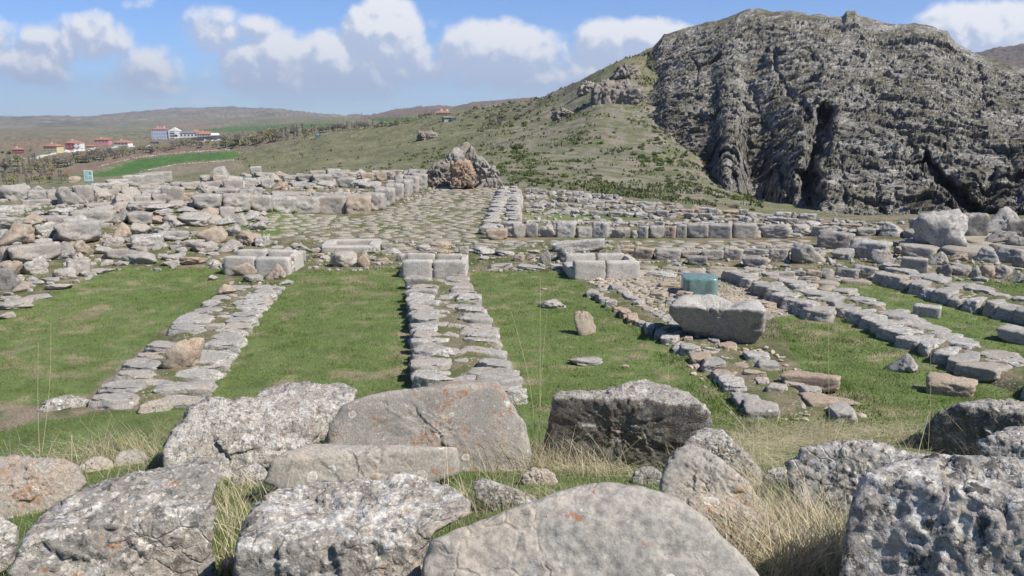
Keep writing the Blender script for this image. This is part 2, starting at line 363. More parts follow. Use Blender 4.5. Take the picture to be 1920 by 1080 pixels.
def ground_mat():
    N = NT('ground_cover'); p = N.pos(); a = N.n('ShaderNodeVertexColor', layer_name='Col').outputs[0]
    n1 = N.noise(p, .05, 6, .7); n2 = N.noise(p, 1.7, 7, .7); n3 = N.noise(p, 24, 5, .7)
    v = N.math('ADD', N.ramp(n1, .3, .7, .88, 1.12), N.math('ADD', N.ramp(n2, .3, .7, -.22, .22), N.ramp(n3, .3, .7, -.28, .28)))
    s = N.n('ShaderNodeVectorMath', operation='SCALE'); N.l(a, s.inputs[0]); N.l(v, s.inputs['Scale'])
    # little pale stones and straw flecks
    fl = N.voro(p, 16).outputs['Distance']
    m = N.math('MULTIPLY', N.ramp(fl, .12, .16, 1., 0.), N.ramp(N.noise(p, .9, 3), .5, .62))
    N.color(N.mix(N.math('MULTIPLY', m, .55), s.outputs[0], (.36, .32, .25)))
    N.bump(N.math('ADD', N.math('MULTIPLY', n2, .8), N.math('MULTIPLY', n3, .35)), .8, .12)
    return N.m
build_terrain()
# ------------------------------------------------------------------ the great crag on the right
def build_cliff():
    top = [(1170, 196), (1182, 178), (1200, 140), (1224, 88), (1245, 63), (1285, 52), (1325, 41), (1350, 37), (1378, 27), (1400, 18), (1421, 16), (1450, 22), (1484, 20), (1515, 27), (1538, 25), (1560, 30), (1580, 31), (1588, 20), (1604, 19), (1613, 28), (1640, 34), (1665, 44), (1695, 42), (1718, 41), (1745, 47), (1777, 57), (1783, 68), (1793, 80), (1812, 88), (1835, 100), (1860, 108), (1883, 113), (1920, 126), (2000, 135), (2300, 190)]
    bot = [(1170, 200), (1182, 186), (1205, 205), (1229, 231), (1250, 252), (1272, 272), (1296, 293), (1320, 315), (1340, 337), (1357, 357), (1395, 366), (1431, 374), (1470, 384), (1511, 395), (1538, 410), (1600, 420), (1700, 428), (1920, 432), (2300, 432)]
    nu, nv, nb = 860, 440, 20
    pu = np.concatenate([np.linspace(1171, 1960, 800), np.linspace(1960, 2280, nu-800+1)[1:]])
    yt = np.interp(pu, *zip(*top)); yb = np.interp(pu, *zip(*bot))
    rb = np.array([np.hypot(*spot(x, y, 60)[:2]) for x, y in zip(pu[::12], yb[::12])])
    rb = np.interp(pu, pu[::12], rb); rb = np.convolve(np.pad(rb, 8, 'edge'), np.ones(17)/17, 'valid')
    rb = np.where(pu > 1440, np.interp(pu, [1440, 1540, 2300], [np.interp(1440, pu, rb), 105, 100]), rb)
    s = np.concatenate([np.linspace(-.08, 1, nv), 1+np.linspace(0, 1, nb+1)[1:]*.6])
    S = np.broadcast_to(s, (nu, len(s))); PU = np.broadcast_to(pu[:, None], S.shape)
    s1 = np.minimum(S, 1.)
    ys = np.convolve(np.pad(yt, 40, 'edge'), np.ones(81)/81, 'valid'); ys = np.where(pu < 1260, yt, ys)
    PY = yb[:, None]+(ys-yb)[:, None]*s1+(yt-ys)[:, None]*smooth(.88, 1., s1)
    e = np.interp(pu, [1171, 1260, 1450], [1., 1.05, 1.5])[:, None]
    rt = np.interp(pu, [1171, 1224, 1320, 1500, 2300], [262, 305, 305, 290, 250])[:, None]
    RR = rb[:, None]+(rt-rb[:, None])*np.where(s1 > 0, np.abs(s1)**e, s1*.1)
    G = [([(1545, 215), (1532, 270), (1520, 330), (1520, 372), (1516, 415)], 26, 15), ([(1448, 95), (1456, 130), (1480, 165), (1508, 210), (1520, 250)], 13, 7),
         ([(1738, 298), (1785, 345), (1822, 382), (1845, 430)], 24, 12), ([(1838, 440), (1850, 380), (1862, 330)], 22, 13), ([(1822, 130), (1838, 160), (1845, 190)], 14, 8),
         ([(1258, 128), (1282, 126), (1300, 122)], 8, 6), ([(1290, 100), (1302, 130), (1300, 175)], 6, 3), ([(1415, 170), (1425, 220), (1445, 260)], 7, 5), ([(1620, 150), (1680, 220), (1700, 270)], 6, 6),
         ([(1700, 250), (1712, 300), (1705, 330)], 9, 6), ([(1755, 230), (1775, 280), (1765, 300)], 7, 6), ([(1640, 330), (1650, 380), (1665, 425)], 8, 7), ([(1390, 200), (1400, 280), (1412, 350)], 6, 5), ([(1330, 130), (1345, 190), (1350, 250)], 5, 5),
         ([(1228, 235), (1300, 300), (1350, 350)], 7, 5), ([(1460, 300), (1475, 350), (1480, 380)], 9, 7), ([(1575, 260), (1580, 330), (1590, 370)], 8, 6), ([(1890, 260), (1900, 330), (1910, 400)], 9, 9)]
    wob = noise(np.stack([PU.ravel()/22, PY.ravel()/22, PU.ravel()*0], 1), 91).reshape(S.shape)*12
    for pl, dep, w in G:
        best = np.full(S.shape, 1e9)
        for (x0, y0), (x1, y1) in zip(pl[:-1], pl[1:]):
            dx, dy = x1-x0, y1-y0; t = np.clip(((PU+wob-x0)*dx+(PY-y0)*dy)/(dx*dx+dy*dy), 0, 1)
            best = np.minimum(best, np.hypot(PU+wob-x0-t*dx, PY-y0-t*dy))
        RR = RR+dep*(.95 if dep > 22 else .38)*np.exp(-(best/w)**2)*(S <= 1)
    u = (PU-960)/F; v = (540-PY)/F; hx = u; hy = cp+v*sp; hz = -sp+v*cp; hl = np.hypot(hx, hy)
    ux, uy = hx/hl, hy/hl
    back = np.clip(S-1, 0, 1)
    X = ux*RR; Y = uy*RR; Z = CAMH+RR*hz/hl
    X = X+ux*back*150; Y = Y+uy*back*150; Z = Z-back**1.5*120+2*np.sin(back*8)
    P = np.stack([X.ravel(), Y.ravel(), Z.ravel()], 1)
    A = P@np.array([[.80, 0, .60], [0, 1, 0], [-.60, 0, .80]]).T        # tilted strata axes
    warp = noise(P/30, 3)[:, None]*np.array([6., 0, 6.])
    edge = (smooth(0, 26, PU-1171)*smooth(1.0, .93, S)*.75+.25).ravel()*(.25+.75*smooth(1171, 1240, PU)).ravel()
    rib = fbm(np.stack([A[:, 0]+warp[:, 0], A[:, 1]*.7, A[:, 2]*.35], 1)/15, 3, 12, .5, True)
    rib2 = fbm(np.stack([A[:, 0]*.5+warp[:, 0], A[:, 1], A[:, 2]*1.6], 1)/6., 4, 22, .55, True)
    big = fbm(P/34, 3, 33)
    W3 = (P+warp*.6); W4 = np.stack([A[:, 0]*.75, A[:, 1], A[:, 2]*1.2], 1)+warp*.3; D = edge*(4.5*big+1.7*facets(W3/np.array([17., 17., 20.]), 5)+1.15*facets(W4/7., 6)+.9*facets(W4/3.2, 7)+.6*facets(W4/1.5, 8)+.4*facets(W4/.8, 9)+.4*fbm(P/2.5, 4, 44, .6))
    n = np.stack([-ux.ravel()*.86, -uy.ravel()*.86, np.full(ux.size, .5)], 1)
    P = P+n*(D-.8*edge)[:, None]
    idx = np.arange(S.size).reshape(S.shape)
    Fq = np.stack([idx[:-1, :-1], idx[1:, :-1], idx[1:, 1:], idx[:-1, 1:]], -1).reshape(-1, 4)
    # colour: grey limestone, with browner, darker patches lower down, olive turf on the ledges
    px = PU.ravel(); py = PY.ravel()
    k = fbm(P/26, 4, 55)*.5+.5; k2 = fbm(P/5, 4, 56)*.5+.5
    def L(a, b, t): return np.asarray(a)*(1-t[:, None])+np.asarray(b)*t[:, None]
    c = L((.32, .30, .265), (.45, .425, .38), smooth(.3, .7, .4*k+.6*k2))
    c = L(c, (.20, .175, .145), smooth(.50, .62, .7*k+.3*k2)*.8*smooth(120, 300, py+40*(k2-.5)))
    ge = np.gradient(P.reshape(*S.shape, 3), axis=0); gv = np.gradient(P.reshape(*S.shape, 3), axis=1)
    nn = np.cross(ge, gv).reshape(-1, 3); nn /= np.linalg.norm(nn, axis=1)[:, None]+1e-9
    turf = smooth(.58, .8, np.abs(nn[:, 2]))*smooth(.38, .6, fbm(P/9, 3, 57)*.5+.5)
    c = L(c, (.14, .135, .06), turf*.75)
    c = L(c, (.15, .145, .07), (inpoly(px, py, [(1176, 150), (1226, 92), (1228, 120), (1215, 160), (1190, 165)])).astype(float)*.8)
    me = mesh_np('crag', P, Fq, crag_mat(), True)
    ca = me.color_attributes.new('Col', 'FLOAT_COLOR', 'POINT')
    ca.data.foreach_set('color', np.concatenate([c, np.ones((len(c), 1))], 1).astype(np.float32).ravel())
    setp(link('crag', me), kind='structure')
def crag_mat():
    N = NT('crag_rock'); p = N.pos(); a = N.n('ShaderNodeVertexColor', layer_name='Col').outputs[0]
    mp = N.n('ShaderNodeMapping'); N.l(p, mp.inputs[0]); mp.inputs['Rotation'].default_value = (0, .62, 0); mp.inputs['Scale'].default_value = (.22, .5, 1.1)
    st = mp.outputs[0]
    n1 = N.noise(st, .55, 9, .74, .7); n2 = N.noise(p, 1.1, 8, .74, .5); cr = N.noise(st, 1.6, 7, .7, 1.2)
    crack = N.ramp(N.math('ABSOLUTE', N.math('SUBTRACT', cr, .5)), .0, .035, .5, 1.)
    v = N.math('MULTIPLY', N.math('ADD', N.ramp(n1, .3, .7, .6, 1.3), N.ramp(n2, .3, .7, -.35, .35)), crack)
    s = N.n('ShaderNodeVectorMath', operation='SCALE'); N.l(a, s.inputs[0]); N.l(v, s.inputs['Scale'])
    c = N.mix(N.math('MULTIPLY', N.ramp(N.noise(p, .12, 6, .7), .55, .66), .4), s.outputs[0], (.19, .17, .10))
    N.color(c); N.bump(N.math('ADD', N.math('MULTIPLY', crack, .5), N.math('ADD', n1, N.math('MULTIPLY', n2, .6))), .9, .8)
    return N.m
build_cliff()
# ------------------------------------------------------------------ sun and sky
SUN_EL, SUN_AZ = R(48), R(118)                       # azimuth clockwise from +Y (the view): sun to the right, a little behind the camera
sd = Vector((math.sin(SUN_AZ)*math.cos(SUN_EL), math.cos(SUN_AZ)*math.cos(SUN_EL), math.sin(SUN_EL)))
sl = bpy.data.lights.new('sun', 'SUN'); sl.energy = 4.9; sl.angle = R(.5); sl.color = (1, .955, .89)
so = bpy.data.objects.new('sun', sl); C.objects.link(so); so.rotation_euler = (-sd).to_track_quat('-Z', 'Y').to_euler(); so.location = (0, 0, 60)
w = bpy.data.worlds.new('World'); sc.world = w; w.use_nodes = True
T = w.node_tree; T.nodes.clear()
class WN(NT):
    def __init__(s, t): s.t = t
def build_world():
    N = WN(T); out = N.n('ShaderNodeOutputWorld'); bg = N.n('ShaderNodeBackground'); N.l(bg.outputs[0], out.inputs[0])
    sky = N.n('ShaderNodeTexSky', sky_type='NISHITA'); sky.sun_disc = False; sky.sun_elevation = SUN_EL; sky.sun_rotation = SUN_AZ
    sky.altitude = 1000; sky.air_density = .75; sky.dust_density = .15; sky.ozone_density = 2.5
    # density of the cumulus as a function of direction (bearing and elevation)
    g = bpy.data.node_groups.new('cloud_density', 'ShaderNodeTree')
    g.interface.new_socket('Dir', in_out='INPUT', socket_type='NodeSocketVector'); g.interface.new_socket('Density', in_out='OUTPUT', socket_type='NodeSocketFloat')
    M = WN(g); gi = M.n('NodeGroupInput'); go = M.n('NodeGroupOutput')
    sx = M.n('ShaderNodeSeparateXYZ'); M.l(gi.outputs[0], sx.inputs[0])
    blobs = [  # centre x, y and half sizes in the photograph's pixels, weight
        (140, 75, 95, 40, .85), (60, 120, 100, 32, .7), (-40, 75, 80, 50, .6), (405, 65, 75, 42, .85), (450, 62, 70, 30, .8), (320, 130, 110, 48, .65), (500, 128, 90, 55, 1.2),
        (600, 125, 90, 52, .9), (715, 75, 72, 66, 1.5), (690, 120, 120, 60, 1.3), (560, 160, 170, 28, .6), (820, 140, 55, 32, .9), (790, 165, 120, 16, .5), (950, 95, 115, 48, 1.35), (1010, 125, 120, 60, .9), (900, 150, 120, 30, .6),
        (1140, 85, 70, 38, 1.1), (1210, 80, 90, 35, 1.05), (1090, 140, 120, 40, .9), (250, 165, 180, 18, .35), (640, 178, 300, 18, .5), (1040, 172, 160, 14, .5), (560, 90, 260, 40, .35), (870, 75, 50, 22, .6), (380, 194, 40, 14, .75), (300, 203, 18, 10, .6), (540, 192, 110, 13, .5), (1880, 65, 150, 55, 1.35), (1800, 50, 70, 22, 1.1), (1990, 70, 140, 60, 1.2), (270, 6, 40, 14, .5), (690, 30, 30, 16, .4), (800, 45, 30, 14, .45)]
    tot = None
    for bx, by, hw, hh, wt in blobs:
        d = ray(bx, by); x0 = d[0]/d[1]; e0 = d[2]/d[1]
        a = M.math('MULTIPLY', M.math('SUBTRACT', sx.outputs[0], x0), F/hw/1.02); b = M.math('MULTIPLY', M.math('SUBTRACT', sx.outputs[1], e0), F/hh/1.1)
        r2 = M.math('ADD', M.math('MULTIPLY', a, a), M.math('MULTIPLY', b, b))
        k = M.math('MULTIPLY', M.math('SUBTRACT', 1., M.math('MULTIPLY', r2, .5), clamp=True), wt)
        tot = k if tot is None else M.math('MAXIMUM', tot, k)
    n1 = M.n('ShaderNodeTexNoise'); M.l(gi.outputs[0], n1.inputs['Vector']); n1.inputs['Scale'].default_value = 11; n1.inputs['Detail'].default_value = 11; n1.inputs['Roughness'].default_value = .58; n1.inputs['Distortion'].default_value = .25
    vv = M.n('ShaderNodeTexVoronoi', feature='SMOOTH_F1'); M.l(gi.outputs[0], vv.inputs['Vector']); vv.inputs['Scale'].default_value = 42; vv.inputs['Smoothness'].default_value = .5; vv.inputs['Detail'].default_value = 2
    den = M.math('ADD', M.math('MULTIPLY', tot, 1.38), M.math('MULTIPLY', M.math('SUBTRACT', n1.outputs[0], .5), 2.5))
    den = M.math('ADD', den, M.math('MULTIPLY', M.math('SUBTRACT', .45, vv.outputs['Distance']), .32))
    M.l(den, go.inputs[0])
    tc = N.n('ShaderNodeTexCoord'); s = N.n('ShaderNodeSeparateXYZ'); N.l(tc.outputs['Generated'], s.inputs[0])
    yy = N.math('MAXIMUM', s.outputs[1], .05)
    X = N.math('DIVIDE', s.outputs[0], yy); E = N.math('DIVIDE', s.outputs[2], yy)
    def dens(dx, de):
        c = N.n('ShaderNodeCombineXYZ'); N.l(N.math('ADD', X, dx), c.inputs[0]); N.l(N.math('ADD', E, de), c.inputs[1]); c.inputs[2].default_value = 3.7
        k = N.n('ShaderNodeGroup'); k.node_tree = g; N.l(c.outputs[0], k.inputs[0]); return k.outputs[0]
    d0 = dens(0, 0); d1 = dens(.006, .011)
    alpha = N.ramp(d0, .28, .9); lit = N.ramp(N.math('SUBTRACT', d0, d1), -.10, .34)
    thin = N.ramp(d0, .5, 1.25)
    shade = N.mix(lit, (4.5, 5.2, 6.8), (8.6, 8.6, 8.7))
    alpha = N.math('MULTIPLY', alpha, N.ramp(E, -.002, .045, .25, .93))
    front = N.ramp(s.outputs[1], .05, .3)
    alpha = N.math('MULTIPLY', alpha, front)
    hs = N.n('ShaderNodeHueSaturation'); N.l(sky.outputs[0], hs.inputs['Color']); hs.inputs['Saturation'].default_value = 1.; hs.inputs['Value'].default_value = 1.
    c = N.mix(alpha, N.mix(1., hs.outputs[0], (.72, .93, 1.25), 'MULTIPLY'), shade)
    N.l(c, bg.inputs[0]); bg.inputs[1].default_value = .088
build_world()
w.cycles.sampling_method = 'MANUAL'; w.cycles.sample_map_resolution = 512
vs = sc.view_settings; vs.view_transform = 'Standard'; vs.look = 'None'; vs.gamma = 1; vs.exposure = .4; vs.use_curve_mapping = False
sc.cycles.max_bounces = 5; sc.cycles.diffuse_bounces = 3; sc.cycles.glossy_bounces = 2; sc.cycles.transparent_max_bounces = 6
# ------------------------------------------------------------------ rocks
_ico = {}
def ico(sub):
    if sub not in _ico:
        bm = bmesh.new(); bmesh.ops.create_icosphere(bm, subdivisions=sub, radius=1)
        bm.verts.ensure_lookup_table()
        V = np.array([v.co[:] for v in bm.verts]); Fc = np.array([[v.index for v in f.verts] for f in bm.faces], np.int32); bm.free()
        V /= np.linalg.norm(V, axis=1)[:, None]; _ico[sub] = (V, Fc)
    return _ico[sub]
def radial(D, nrm, off, k, extra=None):
    q = D@np.asarray(nrm).T; t = np.where(q > .03, np.asarray(off)[None, :]/np.maximum(q, .03), 9.)
    if extra is not None: t = np.concatenate([t, extra[:, None]], 1)
    m = t.min(1)
    return m-np.log(np.exp(-k*(t-m[:, None])).sum(1))/k
def sphere_dirs(n, rg):
    v = rg.normal(size=(n, 3)); return v/np.linalg.norm(v, axis=1)[:, None]
def shape(kind, seed, sub=4):
    rg = np.random.default_rng(seed); D, Fc = ico(sub)
    if kind == 'boulder': nrm = np.concatenate([sphere_dirs(13, rg), [[0, 0, -1.]]]); off = np.concatenate([rg.uniform(.72, 1., 13), [.7]]); k = 16
    elif kind == 'block':
        nrm = np.array([[1, 0, 0], [-1, 0, 0], [0, 1, 0], [0, -1, 0], [0, 0, 1], [0, 0, -1.]])+rg.normal(0, .055, (6, 3)); off = np.full(6, 1.)
        cut = rg.choice([-1, 1], (4, 3))*rg.uniform(.35, 1, (4, 3)); cut /= np.linalg.norm(cut, axis=1)[:, None]
        nrm = np.concatenate([nrm, cut]); off = np.concatenate([off, rg.uniform(1.1, 1.4, 4)]); k = 18
    elif kind == 'dressed':
        nrm = np.array([[1, 0, 0], [-1, 0, 0], [0, 1, 0], [0, -1, 0], [0, 0, 1], [0, 0, -1.]])+rg.normal(0, .02, (6, 3)); off = np.full(6, 1.); k = 38
    elif kind == 'slab':
        a = np.sort(rg.uniform(0, 2*math.pi, 6))+rg.uniform(0, 1); nrm = np.stack([np.cos(a), np.sin(a), rg.uniform(-.1, .35, 6)], 1)
        nrm = np.concatenate([nrm, [[rg.normal(0, .08), rg.normal(0, .08), 1], [0, 0, -1.], [1, 0, .1], [-1, 0, .1], [0, 1, .1], [0, -1, .1]]]); off = np.concatenate([rg.uniform(.8, 1.05, 6), [1., 1, 1, 1, 1, 1]]); k = 20
    elif kind == 'point':
        nrm = np.array([[.95, 0, .28], [-.9, .1, .36], [.1, .9, .3], [0, -.95, .22], [0, 0, -1], [.7, -.5, .5], [-.4, -.3, .9]])+rg.normal(0, .05, (7, 3)); off = np.array([.9, .92, .8, .8, .9, 1.05, .9]); k = 18
    nrm = nrm/np.linalg.norm(nrm, axis=1)[:, None]
    r = radial(D, nrm, off, k); P = D*r[:, None]
    a = {'boulder': .10, 'block': .07, 'dressed': .03, 'slab': .07, 'point': .08}[kind]
    P = P+D*(a*(1.5*facets(P*1.5+seed*2.3, seed % 61)+.9*facets(P*3.3+seed*1.3, seed % 53)+.5*facets(P*7+seed, seed % 47)))[:, None]
    P = P+D*(a*(fbm(P*1.6+seed*7.1, 4, seed % 97)+.35*fbm(P*4.5+seed*3.3, 3, seed % 89, .6, True)))[:, None]
    f1, f2, c = worley(P*1.7+seed*1.7, seed % 71); P = P-D*((a*.5)*(1-smooth(0, .12, f2-f1)))[:, None]
    if kind == 'slab': lim = .62+.06*noise(P*2+seed, seed % 31)+.04*noise(P*6+seed, 5); P[:, 2] = np.where(P[:, 2] > lim, lim+(P[:, 2]-lim)*.15, P[:, 2])
    lo, hi = P.min(0), P.max(0); P = (P-(lo+hi)/2)/((hi-lo)/2)
    return P, Fc
def proto(kind, seed, mats_i, sub=4):
    P, Fc = shape(kind, seed, sub); return mesh_np(kind+'_rock', P, Fc, mats_i, True)
MAT = {'grey': rock_mat('limestone_grey', (.40, .375, .33), .45, .25, .35),
       'pale': rock_mat('limestone_pale', (.45, .425, .375), .8, .15, .3, spots=.5),
       'tan': rock_mat('limestone_tan', (.44, .36, .275), .3, .6, .25),
       'dark': rock_mat('limestone_dark', (.31, .29, .26), .5, .15, .8, spots=.35),
       'smooth': rock_mat('limestone_dressed', (.54, .505, .44), .2, .15, .45, bumpd=.01)}
PR = {}
_pi = [0]
NVAR = {'boulder': 9, 'block': 7, 'dressed': 4, 'slab': 9, 'point': 3}
def getproto(kind, mat):
    _pi[0] += 1; i = (_pi[0]*7+3) % NVAR[kind]
    if (kind, i, mat) not in PR:
        base = PR.get((kind, i))
        if base is None: base = PR[(kind, i)] = shape(kind, 100+i*13+len(kind)*31, 4)
        PR[(kind, i, mat)] = mesh_np(kind+'_rock', base[0], base[1], MAT[mat], True)
    return PR[(kind, i, mat)]
def camdist(p): return p[1]*cp-(p[2]-CAMH)*sp
def put_rock(px, py, w, h, kind='boulder', mat='grey', name='boulder', ratio=.8, rz=None, parent=None, base=None, tilt=.1, bury=.1):
    g = spot(px, py) if base is None else np.asarray(base, float)
    d = camdist(g); W = w*d/F; Dp = W*ratio; dep = math.atan2(CAMH-g[2], math.hypot(g[0], g[1]))
    Hh = max((h*d/F-Dp*math.sin(dep))/math.cos(dep), .38*h*d/F)
    az = math.atan2(g[0], g[1]); c = g+np.array([math.sin(az), math.cos(az), 0])*Dp*.42
    c[2] = min(gz(c[0], c[1]), g[2]+.15) if base is None else g[2]
    rz = -az+random.uniform(-.25, .25) if rz is None else rz
    o = link(name, getproto(kind, mat), (c[0], c[1], c[2]+Hh*(.5-bury)), (random.uniform(-tilt, tilt), random.uniform(-tilt, tilt), rz+random.choice([0, math.pi])), (W/2, Dp/2, Hh/2*(1+bury)), parent)
    return o
ORD = 'first second third fourth fifth sixth seventh eighth ninth tenth eleventh twelfth thirteenth fourteenth fifteenth sixteenth seventeenth eighteenth nineteenth twentieth'.split()
def ordw(i):
    if i < 20: return ORD[i]
    return ['twenty', 'thirty', 'forty', 'fifty', 'sixty'][(i+1)//10-2]+('-'+ORD[(i+1) % 10-1] if (i+1) % 10 else 'th').replace('-th', 'th')
TINT = {'grey': 'grey', 'pale': 'pale lichened', 'tan': 'tan', 'dark': 'dark', 'smooth': 'smooth grey'}
SHP = {'boulder': 'rounded boulder', 'block': 'blocky boulder', 'slab': 'flat stone', 'point': 'pointed stone', 'dressed': 'squared block'}
def area(rows, where, group, cat='boulder', name='boulder'):
    """rows: list of (row name, [(px, py base, w, h, kind, mat)]); labels count from the left within the row"""
    for rn, L in rows:
        L = sorted(L, key=lambda q: q[0]-q[2]/2)
        for i, q in enumerate(L):
            kind = q[4] if len(q) > 4 else 'boulder'; mat = q[5] if len(q) > 5 else 'grey'
            if 'heap' in where: q = (q[0], q[1], q[2]*1.1, q[3]*1.2)+tuple(q[4:]); kind = B if (kind == SL and q[3] > 14) or (kind == K and i % 2) else kind
            nm = {'slab': 'flat_stone', 'dressed': 'stone_block'}.get(kind, name)
            o = put_rock(q[0], q[1], q[2], q[3], kind, mat, nm, ratio=q[6] if len(q) > 6 else random.uniform(.6, .95))
            pos = f'{ordw(i)} from left in {rn}' if len(L) > 1 else f'in {rn}'
            setp(o, f'{TINT[mat]} {SHP[kind]} {pos} {where}'.strip(), {'slab': 'flat stone', 'dressed': 'stone block'}.get(kind, cat), group)
# ---- the boulder field on the left
G, P_, T_, D_, S_ = 'grey', 'pale', 'tan', 'dark', 'smooth'
B, K, SL, PT, DR = 'boulder', 'block', 'slab', 'point', 'dressed'
area([('front row', [(8, 545, 38, 40, K, D_), (42, 548, 36, 20, B, T_), (66, 516, 44, 33, K, P_), (18, 520, 46, 32, B, T_), (122, 524, 40, 21, K), (150, 518, 40, 31, K), (170, 521, 22, 9, SL), (197, 514, 46, 12, SL), (264, 498, 60, 24, B), (322, 499, 36, 13, B), (364, 498, 46, 17, B, T_), (402, 498, 28, 12, B), (110, 545, 48, 15, SL), (70, 562, 44, 10, SL), (28, 582, 64, 21, SL), (14, 600, 30, 16, SL), (95, 530, 30, 9, SL), (20, 563, 36, 8, SL), (60, 536, 40, 8, SL, P_)]),
      ('second row', [(8, 492, 24, 28, B, D_), (66, 494, 84, 34, K), (117, 487, 52, 30, B, D_), (155, 482, 50, 29, B, T_), (194, 478, 30, 16, K), (222, 487, 38, 19, K), (323, 489, 36, 13, B), (340, 476, 22, 12), (16, 478, 26, 14), (262, 474, 26, 10, SL), (305, 484, 20, 7, SL), (246, 478, 22, 8, SL)]),
      ('third row', [(30, 463, 64, 38, B, T_), (4, 456, 20, 20), (62, 470, 30, 12), (85, 446, 40, 28, K, P_), (82, 464, 28, 14), (150, 458, 72, 40, K), (120, 452, 40, 20), (204, 462, 20, 19, PT), (222, 462, 26, 17, B), (279, 468, 56, 27, K, P_), (244, 458, 26, 12, SL), (325, 453, 52, 21, K), (357, 464, 48, 16, SL), (384, 474, 48, 21, B), (430, 473, 50, 23, B), (399, 459, 49, 33, B, T_), (438, 444, 32, 20), (470, 461, 50, 27, K, T_), (425, 424, 40, 16, SL, P_), (227, 447, 35, 27, B, T_), (262, 443, 38, 25, B), (300, 440, 36, 18, SL)]),
      ('fourth row', [(18, 432, 50, 24, B), (62, 425, 60, 26, B, T_), (105, 424, 40, 20, K), (140, 432, 46, 26, B), (180, 425, 70, 30, K), (228, 418, 34, 24, B, D_), (265, 424, 40, 24, K), (300, 422, 30, 16, K, T_), (330, 428, 46, 20, SL), (365, 426, 60, 24, SL), (400, 420, 36, 16), (395, 408, 40, 16, B, T_), (425, 414, 26, 24, K), (446, 424, 34, 22, PT), (470, 415, 34, 18, SL, P_), (485, 434, 30, 16), (450, 400, 40, 12, SL), (490, 420, 30, 12, SL)]),
      ('back row', [(20, 404, 50, 18, K, P_), (70, 408, 40, 12, SL), (110, 404, 50, 14, SL, P_), (150, 408, 36, 14, B), (190, 402, 50, 14, SL), (230, 400, 36, 12, K, T_), (262, 398, 40, 14), (300, 400, 50, 16, SL, P_), (330, 392, 30, 12), (305, 408, 36, 14, B), (350, 402, 40, 12, SL), (396, 396, 30, 9, SL)])],
     'of left boulder heap', 'tumbled boulders left of the lawns')
area([('the row behind the lawns', [(493, 462, 29, 22, K, P_), (520, 470, 30, 12, B), (537, 475, 30, 14), (566, 474, 44, 21, B, P_), (560, 493, 29, 27, K), (590, 474, 24, 12), (614, 473, 28, 12, SL, T_), (599, 484, 20, 12, B, T_), (612, 487, 16, 10), (646, 502, 52, 38, B, G, .9), (682, 502, 23, 28, B, T_), (683, 481, 14, 10), (694, 476, 36, 20, B, P_), (718, 495, 26, 16, B, T_), (706, 498, 16, 8, SL), (725, 469, 22, 16, K), (738, 477, 32, 15, B, P_), (752, 490, 16, 18, B)]),
      ('the row behind the middle basin', [(794, 471, 28, 14, B, P_), (826, 466, 46, 19, B, T_), (838, 476, 44, 13, B, T_), (870, 476, 20, 16, K), (907, 479, 47, 18, B, P_), (946, 481, 40, 14, B), (908, 488, 20, 9), (923, 487, 16, 7), (974, 491, 21, 15, K, T_), (994, 487, 22, 13, B, T_), (1000, 476, 30, 10, B), (1022, 498, 23, 32, B, G, .5), (938, 508, 48, 16, SL), (996, 507, 60, 12, SL), (1045, 506, 30, 12, SL), (884, 474, 16, 8, B), (1040, 490, 20, 14)]),
      ('the row behind the right-hand basin', [(1083, 473, 104, 28, K, P_, .35), (1061, 492, 36, 32, B, D_), (1180, 480, 30, 16, K, T_), (1208, 486, 40, 25, K, T_, .5), (1253, 488, 50, 25, K, G, .5), (1295, 485, 40, 19, K), (1307, 498, 38, 22, K, D_), (1335, 488, 42, 23, K, G, .5), (1374, 488, 38, 26, K, G, .5), (1416, 480, 48, 16, K, G, .4), (1415, 503, 47, 27, K, D_), (1461, 491, 38, 28, K), (1433, 494, 24, 12, B), (1443, 506, 24, 12, B)])],
     '', 'stones in the rows behind the lawns')
area([('the front row', [(1471, 524, 36, 18, K, G, .5), (1500, 520, 27, 15, K, G, .6), (1527, 521, 31, 17, K, T_, .5), (1554, 523, 29, 22, B, D_, .6), (1588, 524, 43, 24, K, D_, .5), (1621, 522, 45, 27, K, G, .5), (1515, 530, 40, 14, SL), (1674, 509, 48, 17, SL, G), (1707, 517, 20, 12), (1713, 512, 48, 32, DR, G, .35), (1770, 519, 31, 30, B, D_, .8), (1799, 517, 38, 24, B), (1828, 522, 24, 28, B), (1850, 521, 28, 28, B, T_), (1880, 520, 40, 29, B, D_), (1908, 531, 36, 22, B, D_), (1833, 528, 24, 9)]),
      ('the middle row', [(1517, 497, 72, 49, B, G, .9), (1557, 497, 20, 15, B), (1543, 492, 16, 11, B, T_), (1579, 488, 45, 25, B), (1630, 487, 74, 42, K, P_, .5), (1654, 495, 44, 30, B, D_, .6), (1718, 486, 58, 30, K), (1757, 497, 40, 29, B), (1793, 491, 38, 21, B, T_), (1856, 492, 54, 31, PT), (1893, 493, 48, 34, K), (1914, 506, 32, 30, B, D_), (1690, 478, 30, 18)]),
      ('the back row', [(1566, 467, 68, 38, K, D_, .6), (1671, 444, 44, 31, PT, P_), (1490, 447, 32, 12, SL), (1455, 447, 50, 30, K), (1500, 437, 36, 20, B), (1518, 428, 40, 18, B, P_), (1540, 444, 40, 22, SL), (1600, 440, 30, 14), (1622, 443, 34, 18, K), (1645, 440, 20, 12, B), (1760, 468, 98, 84, B, P_, .75), (1722, 437, 34, 32, K, D_), (1822, 448, 52, 54, K, D_), (1872, 440, 76, 58, B, P_), (1908, 452, 44, 46, K), (1868, 462, 66, 34, B, D_), (1905, 470, 40, 34, B, D_), (1945, 460, 50, 50, B)])],
     'of right-hand boulders', 'boulders at the right behind the lawns')
